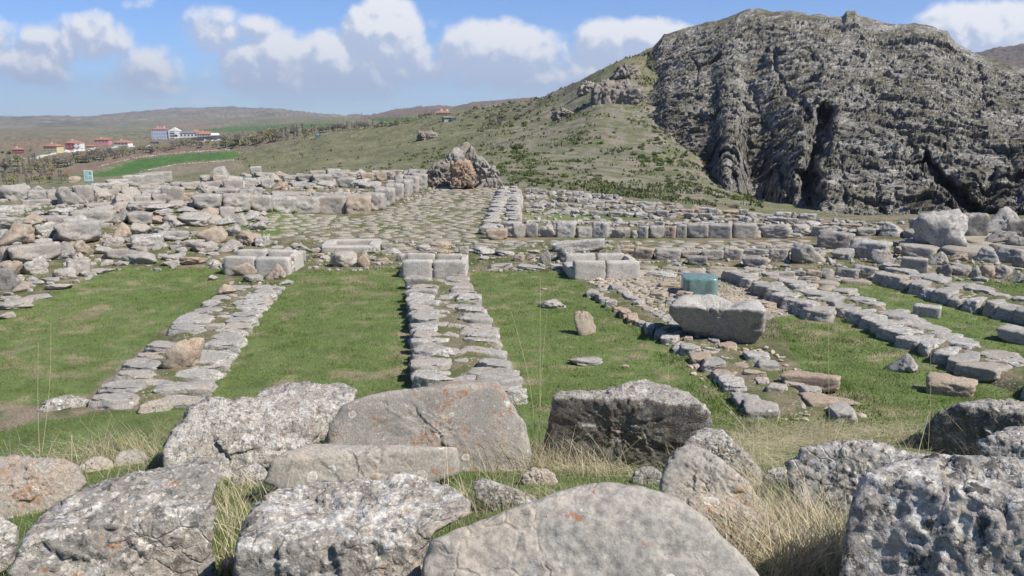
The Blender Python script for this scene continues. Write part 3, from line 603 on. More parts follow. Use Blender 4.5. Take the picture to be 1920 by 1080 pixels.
# ---- loose stones lying on the lawns
for q in [(1037, 579, 58, 23, B, P_, 'low white-crusted stone lying on the third lawn behind the pointed stone', .5), (1097, 630, 42, 53, B, T_, 'upright pointed tan stone standing alone on the third lawn', .8),
          (1098, 687, 68, 23, B, G, 'low rounded stone half sunk in the third lawn', .5), (1170, 691, 20, 8, B, T_, 'small flat tan stone beside the low rounded one on the third lawn', .6),
          (1690, 698, 57, 44, B, G, 'angular grey stone on the fourth lawn beside the right-hand wall', .8), (1782, 744, 90, 45, K, T_, 'squarish pinkish stone at the near end of the fourth lawn', .6),
          (1518, 738, 108, 44, K, T_, 'long tan block lying across the near end of a low wall', .45), (1737, 596, 48, 28, DR, P_, 'smooth pale block lying on the fifth lawn just beyond the right-hand wall', .7),
          (1906, 645, 66, 38, K, G, 'grey block at the right edge of the far lawn', .8), (424, 559, 39, 23, B, T_, 'orange-tinted stone on the far end of the left low wall', .8),
          (345, 703, 84, 66, B, T_, 'big creamy tan boulder sitting on the left low wall', .6), (475, 530, 40, 19, B, D_, 'small dark stone in front of the left basin', .7), (460, 518, 48, 30, B, T_, 'brown boulder leaning on the front of the left basin', .5),
          (516, 525, 42, 34, B, T_, 'pinkish round boulder at the right corner of the left basin', .7), (536, 534, 30, 11, B, P_, 'small flat white stone right of the left basin', .7), (400, 527, 18, 13, B, G, 'small grey stone left of the left basin', .7),
          (773, 525, 32, 14, B, G, 'grey stone at the front left of the middle basin', .7), (860, 527, 28, 16, B, T_, 'creamy stone at the front right of the middle basin', .7), (1568, 764, 90, 20, SL, T_, 'flat yellowish slab near the end of the third low wall', .6),
          (280, 655, 10, 5, B, P_, 'tiny white stone on the first lawn', .8), (1020, 545, 12, 5, B, T_, 'tiny buff stone at the far end of the third lawn', .8), (421, 706, 12, 9, B, T_, 'tiny cream stone beside the left low wall', .8), (1205, 583, 34, 12, SL, T_, 'flat pinkish stone at the edge of the gravel', .6),
          (1255, 541, 40, 15, K, T_, 'low tan stone left of the green cube', .6), (1240, 520, 60, 14, SL, P_, 'pale flat slab behind the gravel floor', .6), (1395, 530, 40, 12, SL, T_, 'rosy flat slab just right of the green cube', .6), (1355, 510, 60, 12, SL, T_, 'long flat slab behind the green cube', .6),
          (1283, 561, 30, 18, K, T_, 'tan block left of the hollowed boulder', .7), (1355, 575, 46, 17, K, T_, 'reddish brown stone between the green cube and the hollowed boulder', .6), (1438, 578, 40, 16, SL, T_, 'buff flat stone right of the hollowed boulder', .7), (1456, 570, 22, 12, K, T_, 'small pink angular stone beyond the hollowed boulder', .7), (1232, 560, 34, 14, SL, T_, 'rosy paving stone left of the green cube', .7), (1262, 572, 30, 12, SL, G, 'grey paving stone left of the hollowed boulder', .7)]:
    o = put_rock(*q[:4], q[4], q[5], 'loose_stone' if q[2] < 60 else 'boulder', ratio=q[7]); o.location.z += {345: .12, 424: .12, 1518: .03}.get(q[0], 0); setp(o, q[6], 'stone' if q[2] < 60 else 'boulder')
# ------------------------------------------------------------------ low foundation walls, each a thing whose stones are its parts
def polyline(pts, n):
    P = np.array([onplane(x, y, .2) for x, y in pts]); s = np.concatenate([[0], np.cumsum(np.linalg.norm(np.diff(P, axis=0), axis=1))])
    t = np.linspace(0, s[-1], n); return np.stack([np.interp(t, s, P[:, k]) for k in range(3)], 1), s[-1]
def foundation_wall(left, right, label, h=.28, pitch=.42, mid=.55, fill=.2, mats=('grey', 'grey', 'pale'), edgew=(.36, .48), seed=1, name='foundation_wall', group='low foundation walls between the lawns', rmin=.0):
    rg = random.Random(seed); A, la = polyline(left, 60); Bp, lb = polyline(right, 60); n = max(3, int(max(la, lb)/pitch))
    o0 = (A[0]+Bp[0])/2; t = empty(name, (o0[0], o0[1], 0)); setp(t, label, 'wall', group)
    # earth and small rubble between the faces
    V = []; Fc = []; m = 9; N2 = 60
    for i in range(N2):
        for j in range(m):
            f = j/(m-1); p = A[i]*(1-f)+Bp[i]*f; e_ = min(i, N2-1-i)/3.; z = fill-.35*(abs(f-.5)*2)**6-.5*max(0, 1-e_)**2+max(0, gz(p[0], p[1])); V.append((p[0]-o0[0], p[1]-o0[1], z+.05*rg.uniform(-1, 1)))
    Fc = [[i*m+j, i*m+j+1, (i+1)*m+j+1, (i+1)*m+j] for i in range(N2-1) for j in range(m-1)]
    link('earth_fill', mesh_np('earth_fill', V, Fc, EARTH, True), parent=t)
    cnt = 0
    for i in range(n):
        u = (i+.5)/n; k = u*59; a = A[int(k)]; b = Bp[int(k)]; w = np.linalg.norm(b-a); ax = (b-a)/w
        al = A[min(59, int(k)+1)]-A[max(0, int(k)-1)]; ang = math.atan2(ax[1], ax[0])
        st = la/n
        todo = []
        ew = rg.uniform(*edgew)
        if rg.random() < .93: todo.append((ew/2, ew*w, 1., h*rg.uniform(.85, 1.1)))
        ew2 = rg.uniform(*edgew)
        if rg.random() < .93: todo.append((1-ew2/2, ew2*w, 1., h*rg.uniform(.85, 1.1)))
        if rg.random() < mid and w > 1.: todo.append((rg.uniform(.42, .6), rg.uniform(.15, .28)*w, .6, h*rg.uniform(.7, .95)))
        for f, W, dd, hh in todo:
            if cnt >= 99: break
            cnt += 1; p = a*(1-f)+b*f; zz = max(0, gz(p[0], p[1])); D = st*rg.choice((.7, .9, 1.1, 1.35, 1.15))*dd
            kd = rg.choice(['slab', 'slab', 'slab', 'slab', 'block']); 
            o = link('stone', getproto(kd, rg.choice(mats)), (p[0]-o0[0]+rg.uniform(-.04, .04), p[1]-o0[1]+rg.uniform(-.05, .05), zz+hh/2-.05+rg.uniform(-.05, .03)),
                     (rg.uniform(-.07, .07), rg.uniform(-.07, .07), ang+rg.uniform(-.2, .2)), (W*.54, D*.58, hh/2+.05), t)
    return t
def earth():
    N = NT('earth_and_turf'); p = N.pos(); n = N.noise(p, 2.2, 6, .7); c = N.mix(N.ramp(n, .42, .58), (.12, .14, .05), (.24, .195, .13))
    v = N.voro(p, 14); c = N.mix(N.math('MULTIPLY', N.ramp(v.outputs['Distance'], .25, .32, 1., 0.), N.ramp(N.noise(p, 1.9, 4), .48, .56)), c, (.42, .39, .33)); c = N.mix(N.ramp(N.noise(p, 30, 5, .7), .4, .6, .5, 0.), c, (.08, .075, .04))
    N.color(c); N.bump(N.noise(p, 18, 5, .7), .8, .04); return N.m
EARTH = earth()
foundation_wall([(425, 528), (385, 558), (340, 585), (300, 620), (245, 660), (195, 710), (150, 748)], [(532, 528), (498, 570), (470, 608), (440, 655), (400, 715), (372, 748)], 'low stone wall running towards the left basin between first and second lawn', .16, .43, .9, .10, seed=3)
foundation_wall([(760, 526), (765, 570), (769, 640), (772, 700), (774, 742)], [(880, 526), (903, 565), (930, 620), (960, 680), (990, 742)], 'low stone wall leading to the middle basin between second and third lawn', .32, .42, .8, .24, edgew=(.36, .5), seed=5)
foundation_wall([(1085, 530), (1160, 575), (1240, 622), (1300, 660), (1350, 705), (1410, 765)], [(1160, 530), (1235, 575), (1330, 622), (1440, 655), (1510, 700), (1620, 772)], 'broken low wall running under the hollowed boulder right of the third lawn', .15, .5, .9, .08, mats=('grey', 'pale', 'tan', 'grey'), edgew=(.22, .34), seed=8)
foundation_wall([(1360, 512), (1420, 535), (1470, 560), (1530, 590)], [(1420, 505), (1480, 525), (1535, 548), (1575, 562)], 'short low wall behind the gravel floor with dark shaded flank', .3, .5, .8, .22, seed=11)
foundation_wall([(1535, 552), (1600, 590), (1690, 632), (1760, 665), (1850, 702), (1960, 740)], [(1590, 538), (1640, 560), (1720, 595), (1800, 622), (1880, 655), (1990, 690)], 'low stone wall between the fourth and fifth lawn at right', .23, .5, .9, .17, edgew=(.38, .5), seed=13)
foundation_wall([(1640, 516), (1700, 535), (1770, 556), (1850, 576), (1960, 600)], [(1690, 505), (1760, 522), (1840, 540), (1900, 553), (2000, 572)], 'low stone wall beyond the fifth lawn running to the right edge', .3, .5, .9, .22, seed=17)
foundation_wall([(942, 352), (930, 375), (915, 400), (905, 430)], [(972, 356), (975, 380), (978, 405), (975, 432)], 'rough stone band along the right side of the paved street', .35, .5, .8, .25, mats=('pale', 'grey', 'pale'), seed=19, group='wall stubs along the street')
# ---- rows of standing blocks on the right of the street
def block_row(items, label, kind='block', name='block_wall', group='rows of upright blocks right of the street', ratio=.6):
    p0 = spot(items[len(items)//2][0], items[0][1]); t = empty(name, (p0[0], p0[1], p0[2])); setp(t, label, 'wall', group)
    for it in items:
        o = put_rock(it[0], it[1], it[2], it[3], it[4] if len(it) > 4 else kind, it[5] if len(it) > 5 else 'grey', 'block', ratio, parent=None, tilt=.03)
        o.parent = t; o.location = (o.location[0]-p0[0], o.location[1]-p0[1], o.location[2]-p0[2])
    return t
edges = [(910, 951, 26, K, T_), (960, 984, 30, K, G), (985, 1009, 31, K, G), (1009, 1042, 30, B, G), (1042, 1081, 34, K, P_), (1081, 1111, 24, K, G), (1110, 1143, 34, K, P_), (1144, 1181, 27, B, G), (1182, 1197, 17, B, G), (1197, 1216, 26, K, G), (1216, 1244, 27, K, G), (1244, 1268, 26, K, T_), (1268, 1289, 28, K, G), (1289, 1328, 32, K, G), (1328, 1372, 32, DR, G), (1373, 1416, 32, DR, G), (1416, 1427, 14, B, T_), (1427, 1482, 28, K, G)]
block_row([((a+b)/2, 447 if a > 1110 else 450 if a < 960 else 446, (b-a)*1.04, h, k, m) for a, b, h, k, m in edges], 'line of large fitted grey blocks facing the paved street', ratio=.75)
rgr = random.Random(4)
def rnd_row(x0, y0, x1, y1, w, h, label, mats=('grey', 'pale', 'grey'), skip=.08, kinds=('block', 'boulder', 'block'), **kw):
    x = x0; it = []
    while x < x1 and len(it) < 98:
        ww = w*rgr.uniform(.65, 1.5); t = (x-x0)/(x1-x0)
        if rgr.random() > skip: it.append((x+ww/2, y0+(y1-y0)*t+rgr.uniform(-1.2, 1.2), ww*1.06, h*rgr.uniform(.75, 1.25), rgr.choice(kinds), rgr.choice(mats)))
        x += ww
    return block_row(it, label, **kw)
gR = 'low rows of stones on the right terrace'
rnd_row(984, 362, 1150, 376, 14, 11, 'farthest row of small blocks at the edge of the right terrace', group=gR)
rnd_row(985, 374, 1270, 392, 17, 10, 'second farthest row of stones on the right terrace', group=gR, skip=.15)
rnd_row(1000, 388, 1130, 390, 20, 8, 'short row of flat stones on the right terrace near the street', group=gR, kinds=('slab',))
rnd_row(1110, 388, 1330, 404, 19, 11, 'row of tumbled blocks along the outer edge of the right terrace', group=gR, mats=('grey', 'tan', 'pale'))
rnd_row(985, 399, 1210, 410, 18, 10, 'row of pale low stones in the middle of the right terrace', group=gR, mats=('pale', 'grey'))
rnd_row(1190, 404, 1400, 420, 20, 12, 'row of tan and grey stones right of the terrace centre', group=gR, mats=('tan', 'grey', 'pale'))
rnd_row(985, 419, 1200, 422, 24, 7, 'row of flat stones just behind the large fitted blocks', group=gR, kinds=('slab',), mats=('pale', 'grey'))
rnd_row(1180, 422, 1420, 428, 20, 10, 'row of small stones behind the right end of the fitted blocks', group=gR, mats=('pale', 'grey'))
rnd_row(1290, 396, 1500, 412, 22, 11, 'outermost row of scattered stones at the right end of the terrace', group=gR, mats=('pale', 'grey', 'tan'), skip=.2)
rnd_row(1440, 418, 1600, 430, 24, 12, 'row of pale stones on the brink below the crag', group=gR, mats=('pale', 'grey', 'tan'), skip=.25)
# ---- big ashlar wall of the temple left of the street
block_row([(391, 396, 54, 34, K), (446, 397, 56, 38, K), (490, 398, 44, 38, K), (530, 399, 52, 40, K, P_), (575, 400, 56, 40, K), (625, 401, 58, 42, DR), (672, 402, 54, 44, K, T_)], 'front face of the great temple wall made of huge weathered blocks', ratio=1.1, group='temple walls left of the street', name='temple_wall')
block_row([(702, 396, 44, 42, K), (722, 386, 40, 42, K), (740, 377, 36, 40, K), (757, 369, 34, 38, K), (772, 361, 32, 36, K), (786, 354, 30, 34, K), (800, 348, 30, 32, K), (814, 343, 28, 28, K), (828, 341, 26, 22, B), (840, 343, 26, 20, K)], 'long flank of the great temple wall running back along the street', ratio=1.5, group='temple walls left of the street', name='temple_wall')
block_row([(252, 349, 40, 24, K, P_), (284, 346, 44, 26, DR), (305, 343, 36, 22, DR), (222, 353, 40, 20, K, P_), (190, 357, 40, 16, K, P_), (158, 360, 40, 14, K, P_)], 'long low wall of smooth blocks behind the left boulders', ratio=.8, group='temple walls left of the street', name='temple_wall')
block_row([(68, 385, 50, 13, DR), (98, 384, 20, 10, DR), (186, 388, 50, 8, DR), (272, 389, 60, 12, DR), (330, 390, 50, 9, DR), (352, 390, 30, 8, DR)], 'line of low dressed kerb stones at the foot of the left blocks', ratio=.5, group='temple walls left of the street', name='kerb_wall')
def scatter_rows(spec, seed=9):
    rg = random.Random(seed); out = []
    for rn, x0, x1, y0, y1, n, w, h in spec:
        L = []
        for i in range(n):
            t = (i+rg.uniform(.1, .9))/n; ww = w*rg.uniform(.7, 1.4)
            L.append((x0+(x1-x0)*t, y0+(y1-y0)*t+rg.uniform(-2, 2), ww, h*rg.uniform(.75, 1.3), rg.choice([B, K, K]), rg.choice([G, G, P_, T_, G])))
        out.append((rn, L))
    return out
area([('front row', [(28, 377, 62, 38, B), (75, 379, 40, 26, K), (108, 382, 34, 30, K), (132, 386, 50, 42, B), (160, 380, 30, 36, K), (185, 378, 52, 36, B), (213, 375, 30, 24, K), (235, 389, 46, 30, PT), (250, 376, 40, 28, B), (285, 378, 36, 24, K, P_), (300, 382, 30, 22, K), (326, 381, 42, 36, K), (352, 381, 30, 22, K, T_), (268, 384, 30, 20, K)])],
     'of temple boulders', 'boulders of the ruined temple')
area(scatter_rows([('near row', 380, 690, 366, 372, 10, 36, 14), ('middle row', 330, 780, 356, 352, 15, 34, 17), ('far row', 400, 800, 343, 338, 15, 30, 17), ('outermost row', 470, 815, 333, 331, 13, 26, 14), ('left inner row', 215, 370, 362, 356, 6, 30, 14)]), 'inside temple walls', 'boulders of the ruined temple')
area([('the far left edge', [(410, 334, 42, 25, PT), (398, 342, 48, 16, K), (437, 358, 38, 26, K), (480, 330, 22, 20, K, P_), (485, 352, 30, 20, B), (140, 342, 26, 14, B, T_), (462, 336, 24, 12)])], 'of temple ruin', 'boulders of the ruined temple')
# ------------------------------------------------------------------ paved street and court
def clip(poly, px, py, nx, ny):
    out = []
    for i in range(len(poly)):
        a, b = poly[i], poly[(i+1) % len(poly)]; da = (a[0]-px)*nx+(a[1]-py)*ny; db = (b[0]-px)*nx+(b[1]-py)*ny
        if da <= 0: out.append(a)
        if da*db < 0: t = da/(da-db); out.append((a[0]+(b[0]-a[0])*t, a[1]+(b[1]-a[1])*t))
    return out
def paving(name, polypx, cell, asp, h, mat, seed, keep=.95, gap=.05):
    rg = random.Random(seed); W = [onplane(x, y)[:2] for x, y in polypx]; W = np.array(W); lo, hi = W.min(0), W.max(0)
    pts = {}; nx = int((hi[0]-lo[0])/cell)+2; ny = int((hi[1]-lo[1])/(cell*asp))+2
    for i in range(-1, nx+1):
        for j in range(-1, ny+1): pts[i, j] = (lo[0]+(i+rg.uniform(.05, .95)+(j % 2)*.5)*cell, lo[1]+(j+rg.uniform(.1, .9))*cell*asp)
    V = []; Fc = []
    keys = [k for k in pts if 0 <= k[0] < nx and 0 <= k[1] < ny]
    ins = inpoly(np.array([pts[k][0] for k in keys]), np.array([pts[k][1] for k in keys]), [tuple(w) for w in W])
    for k, ok in zip(keys, ins):
        if not ok or rg.random() > keep: continue
        c = pts[k]; poly = [(c[0]-cell*1.2, c[1]-cell*1.2), (c[0]+cell*1.2, c[1]-cell*1.2), (c[0]+cell*1.2, c[1]+cell*1.2), (c[0]-cell*1.2, c[1]+cell*1.2)]
        for di in (-2, -1, 0, 1, 2):
            for dj in (-2, -1, 0, 1, 2):
                q = pts.get((k[0]+di, k[1]+dj))
                if q is None or (di == 0 and dj == 0): continue
                dx, dy = q[0]-c[0], q[1]-c[1]; L = math.hypot(dx, dy)+1e-6; g = gap*rg.uniform(.3, 1.6)
                poly = clip(poly, (c[0]+q[0])/2-dx/L*g, (c[1]+q[1])/2-dy/L*g, dx/L, dy/L)
                if len(poly) < 3: break
            if len(poly) < 3: break
        if len(poly) < 3: continue
        # round the outline a little
        P = []
        for a, b in zip(poly, poly[1:]+poly[:1]): P += [(a[0]*.82+b[0]*.18, a[1]*.82+b[1]*.18), (a[0]*.18+b[0]*.82, a[1]*.18+b[1]*.82)]
        cx = sum(p[0] for p in P)/len(P); cy = sum(p[1] for p in P)/len(P); z0 = gz(cx, cy); tx, ty = rg.uniform(-.05, .05), rg.uniform(-.05, .05); hh = h*rg.uniform(.5, 1.4); n = len(P); b0 = len(V)
        zf = lambda x, y: z0+hh+tx*(x-cx)+ty*(y-cy)
        V += [(x, y, z0-.08) for x, y in P]+[(x, y, zf(x, y)-.025) for x, y in P]+[(cx+(x-cx)*.88, cy+(y-cy)*.88, zf(x, y)+.004) for x, y in P]+[(cx, cy, zf(cx, cy)+.012)]
        for r_ in (0, 1):
            for i in range(n): j = (i+1) % n; Fc.append([b0+r_*n+i, b0+r_*n+j, b0+(r_+1)*n+j, b0+(r_+1)*n+i])
        for i in range(n): Fc.append([b0+2*n+i, b0+2*n+(i+1) % n, b0+3*n])
    me = mesh_np(name, V, Fc, mat, True); return setp(link(name, me), kind='structure')
PAVE = rock_mat('paving_limestone', (.36, .335, .27), .22, .3, .3, bumpd=.008)
paving('street_paving', [(560, 412), (690, 406), (760, 380), (830, 348), (935, 352), (925, 385), (905, 420), (900, 452), (960, 452), (1500, 452), (1560, 470), (1540, 482), (1180, 482), (1100, 455), (1040, 456), (900, 474), (700, 474), (590, 450), (480, 450), (500, 420)], .66, .8, .02, PAVE, 3, .86, .07)
paving('side_paving', [(1200, 500), (1440, 512), (1640, 528), (1560, 540), (1540, 572), (1480, 572), (1400, 530), (1290, 520), (1180, 512)], .75, .7, .06, PAVE, 5, .85)
paving('cobbles', [(1100, 525), (1180, 520), (1290, 555), (1290, 590), (1255, 620), (1190, 590)], .3, .6, .03, PAVE, 6, .8, .03)
paving('court_paving', [(1640, 455), (1720, 440), (1900, 450), (1960, 470), (1880, 480), (1730, 478)], 1.5, .8, .12, PAVE, 8, 1., .04)
# ------------------------------------------------------------------ hewn basins in the doorways
def blk(name, cx, cy, cz, sx, sy, sz, parent, mat='smooth', kind='dressed', rz=0.):
    return link(name, getproto(kind, mat), (cx, cy, cz), (0, 0, rz), (sx/2, sy/2, sz/2), parent)
def basin(px, py, w, label, yaw=0., mir=1):
    g = onplane(px, py); s = w*camdist(g)/F/1.95; t = empty('threshold_basin', (g[0], g[1]+.75*s, 0), yaw); setp(t, label, 'stone basin', 'hewn stone basins in the doorways')
    def b(n, x, y, z, sx, sy, sz, m='smooth'): blk(n, x*s*mir, y*s, z*s, sx*s, sy*s, sz*s, t, m)
    b('floor_slab', 0, 0, .12, 1.9, 1.45, .34)
    b('front_block', -.42, -.58, .22, .86, .34, .54); b('front_block', .47, -.58, .21, .92, .34, .52, 'smooth')
    b('back_block', -.45, .55, .22, .86, .28, .56); b('back_block', .40, .55, .21, .78, .28, .54, 'smooth'); b('end_block', .84, .30, .2, .20, .9, .5)
    return t
basin(479, 516, 138, 'hewn limestone basin at left with boulders leaning on its front', -.03)
basin(811, 521, 132, 'hewn limestone basin in the middle doorway at the head of the centre wall', 0.)
basin(1130, 524, 140, 'hewn limestone basin at right with open left end near the gravel', .1)
def trough():
    g = onplane(650, 476); t = empty('water_trough', (g[0], g[1]+1.1, 0), .08); setp(t, 'sunken rectangular stone trough with open top behind the left lawns', 'stone trough')
    for n, x, y, sx, sy in (('front_rim', 0, -.85, 2.1, .42), ('back_rim', 0, .85, 2.1, .42), ('side_rim', -.86, 0, .44, 1.5), ('side_rim', .86, 0, .44, 1.5)): blk(n, x*.9, y*.9, .05, sx*.9, sy*.9, .36, t)
    blk('floor', 0, 0, -.02, 1.5, 1.5, .1, t, 'dark')
trough()
# ------------------------------------------------------------------ polished green cube
def green_cube():
    g = onplane(1316, 555); s = 66*camdist(g)/F
    n = 96; V = []; Fc = []; prof = [(1., 0), (1., .12), (1.0, .55), (.995, .8), (.97, .9), (.9, .94), (.5, .95), (.0, .95)]
    for k, (q, z) in enumerate(prof):
        for i in range(n):
            a = 2*math.pi*i/n; c, s_ = math.cos(a), math.sin(a); r = 1/(abs(c)**7+abs(s_)**7)**(1/7.)
            r *= 1-.05*math.exp(-((a-4.05)/.07)**2)*(z < .9)
            V.append((r*c*q*s*.5, r*s_*q*s*.45, z*s*.58-.03))
    for k in range(len(prof)-1):
        for i in range(n): j = (i+1) % n; Fc.append([k*n+i, k*n+j, (k+1)*n+j, (k+1)*n+i])
    N = NT('green_nephrite'); p = N.pos(); a = N.noise(p, 6, 6, .7, .6); b = N.noise(p, 40, 5, .75)
    c = N.mix(N.ramp(a, .35, .65), (.11, .19, .165), (.22, .32, .28)); c = N.mix(N.ramp(b, .35, .65), N.mix(.5, c, (.07, .13, .11)), c); N.color(c)
    N.b.inputs['Roughness'].default_value = .28; N.b.inputs['Specular IOR Level'].default_value = .6; N.bump(b, .4, .006)
    o = link('green_stone_cube', mesh_np('green_stone_cube', V, Fc, N.m, True), (g[0], g[1]+.4*s, 0), (0, 0, -.12)); setp(o, 'polished green stone cube standing on the pale gravel floor', 'green stone')
green_cube()
# ------------------------------------------------------------------ hero rocks: outline, crease and base taken at their own distance
def hero(name, outline, base, label, mat, crease=None, tilt=5., front=12., seed=1, sub=6, amp=.03, back=None, k=26, rough=.5, parent=None, post=None, cat='boulder', planes=(), depth=None, hard=None, group=None, center=None):
    g = spot(*base) if hard is None else onplane(*base, hard); D = camdist(g)
    O = np.array(outline, float); cxp = (O[:, 0].min()+O[:, 0].max())/2; top = O[:, 1].min(); bot = O[:, 1].max()
    crease = crease if crease is not None else top+.35*(bot-top)
    cyp = max(crease+.25*(bot-crease), .5*(top+bot)); cyp = min(cyp, bot-.2*(bot-top))
    if center: cxp, cyp = center
    v = ray(cxp, cyp); v = v/np.linalg.norm(v); rgt = np.cross(v, [0, 0, 1.]); rgt /= np.linalg.norm(rgt); up = np.cross(rgt, v)
    dep = math.asin(-v[2]); m = D/F
    oa = (O[:, 0]-cxp)*m; ob = (cyp-O[:, 1])*m*1.0
    th = dep+math.radians(tilt); hb = (crease-top)*m; T = depth if depth else max(hb/math.tan(th), .35*(O[:, 0].max()-O[:, 0].min())*m)
    S = max(oa.max()-oa.min(), ob.max()-ob.min())/2
    nv, Fc = ico(sub)
    ang = np.arctan2(nv[:, 1], nv[:, 0]); hyp = np.hypot(nv[:, 0], nv[:, 1])
    # star-shaped outline radius
    Rr = np.full(len(nv), 1e9)
    ca, sa = np.cos(ang), np.sin(ang)
    for i in range(len(oa)):
        j = (i+1) % len(oa); ex, ey = oa[j]-oa[i], ob[j]-ob[i]; den = ca*ey-sa*ex
        with np.errstate(divide='ignore', invalid='ignore'):
            t = (oa[i]*ey-ob[i]*ex)/den; s_ = (oa[i]*sa-ob[i]*ca)/den
        ok = (t > 0) & (s_ >= -.001) & (s_ <= 1.001) & np.isfinite(t); Rr = np.where(ok, np.minimum(Rr, t), Rr)
    Rr = np.where(Rr > 1e8, S, Rr); ext = Rr/np.maximum(hyp, .02)
    # depth planes in (right, up, away) axes, centre at depth T/2
    ct = (cyp-crease)*m
    U = np.array([0, math.cos(dep), -math.sin(dep)])     # world up in these axes
    Hf = np.array([0, -math.sin(dep), -math.cos(dep)])   # horizontal towards the camera
    tl = math.radians(tilt); fr = math.radians(front)
    ntop = U*math.cos(tl)+Hf*math.sin(tl); nfr = Hf*math.cos(fr)+U*math.sin(fr)
    cpnt = np.array([0, ct, -T/2])
    N_ = [ntop, nfr, [0, 0, 1.]]; off = [max(.12*S, cpnt@ntop), max(.2*S, cpnt@nfr), T/2 if not back else back]
    for q, o_ in planes: q = np.array(q, float); N_.append(q/np.linalg.norm(q)); off.append(o_*S)
    r = radial(nv, N_, np.array(off)/S, k, ext/S)*S
    P = nv*r[:, None]; Q = P/S
    f1, f2, cid = worley(Q*2.6+seed*3.1+noise(Q*3, seed)[:, None]*.3, seed)
    d = amp*S*(rough*2.6*facets(Q*1.6+seed, seed)+rough*1.9*facets(Q*3.7+seed, seed+1)+rough*1.0*facets(Q*8+seed, seed+2)+rough*.7*facets(Q*17+seed, seed+3)+1.6*fbm(Q*1.5+seed, 4, seed)+rough*.9*fbm(Q*5+seed, 5, seed+3, .55, True)+rough*.8*fbm(Q*16, 3, seed+5)-.6*rough*(1-smooth(0, .08, f2-f1))+rough*.5*(cid-.5))
    P = P+nv*d[:, None]
    if post is not None: P = post(P, S)
    c = ray(cxp, cyp); c = np.array([0, 0, CAMH])+c*D+v*(T/2)
    Wd = P[:, :1]*rgt+P[:, 1:2]*up+P[:, 2:3]*v
    o = link(name, mesh_np(name, Wd, Fc, mat, True), c, parent=parent); setp(o, label, cat if parent is None else None, group); return o
HL = rock_mat('foreground_lichened', (.36, .33, .285), .92, .15, .45, .35, 1.5, .022, spots=.7, rosette=.3)
HG = rock_mat('foreground_grey', (.42, .385, .33), .16, .25, .2, .4, 1.2, .010, rosette=.26)
HM = rock_mat('foreground_mixed', (.35, .32, .275), .8, .15, .5, .6, 1.4, .022, spots=.75, rosette=.25)
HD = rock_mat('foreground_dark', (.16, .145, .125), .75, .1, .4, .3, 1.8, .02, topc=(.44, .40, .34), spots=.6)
HW = rock_mat('foreground_white', (.39, .36, .315), .97, .12, .55, .2, 1.1, .026, spots=.95, rosette=.3)
HO = rock_mat('foreground_orange', (.39, .355, .305), .3, .3, .3, 1.15, 1.5, .012, rosette=.16)
gF = 'big blocks in front of the camera'
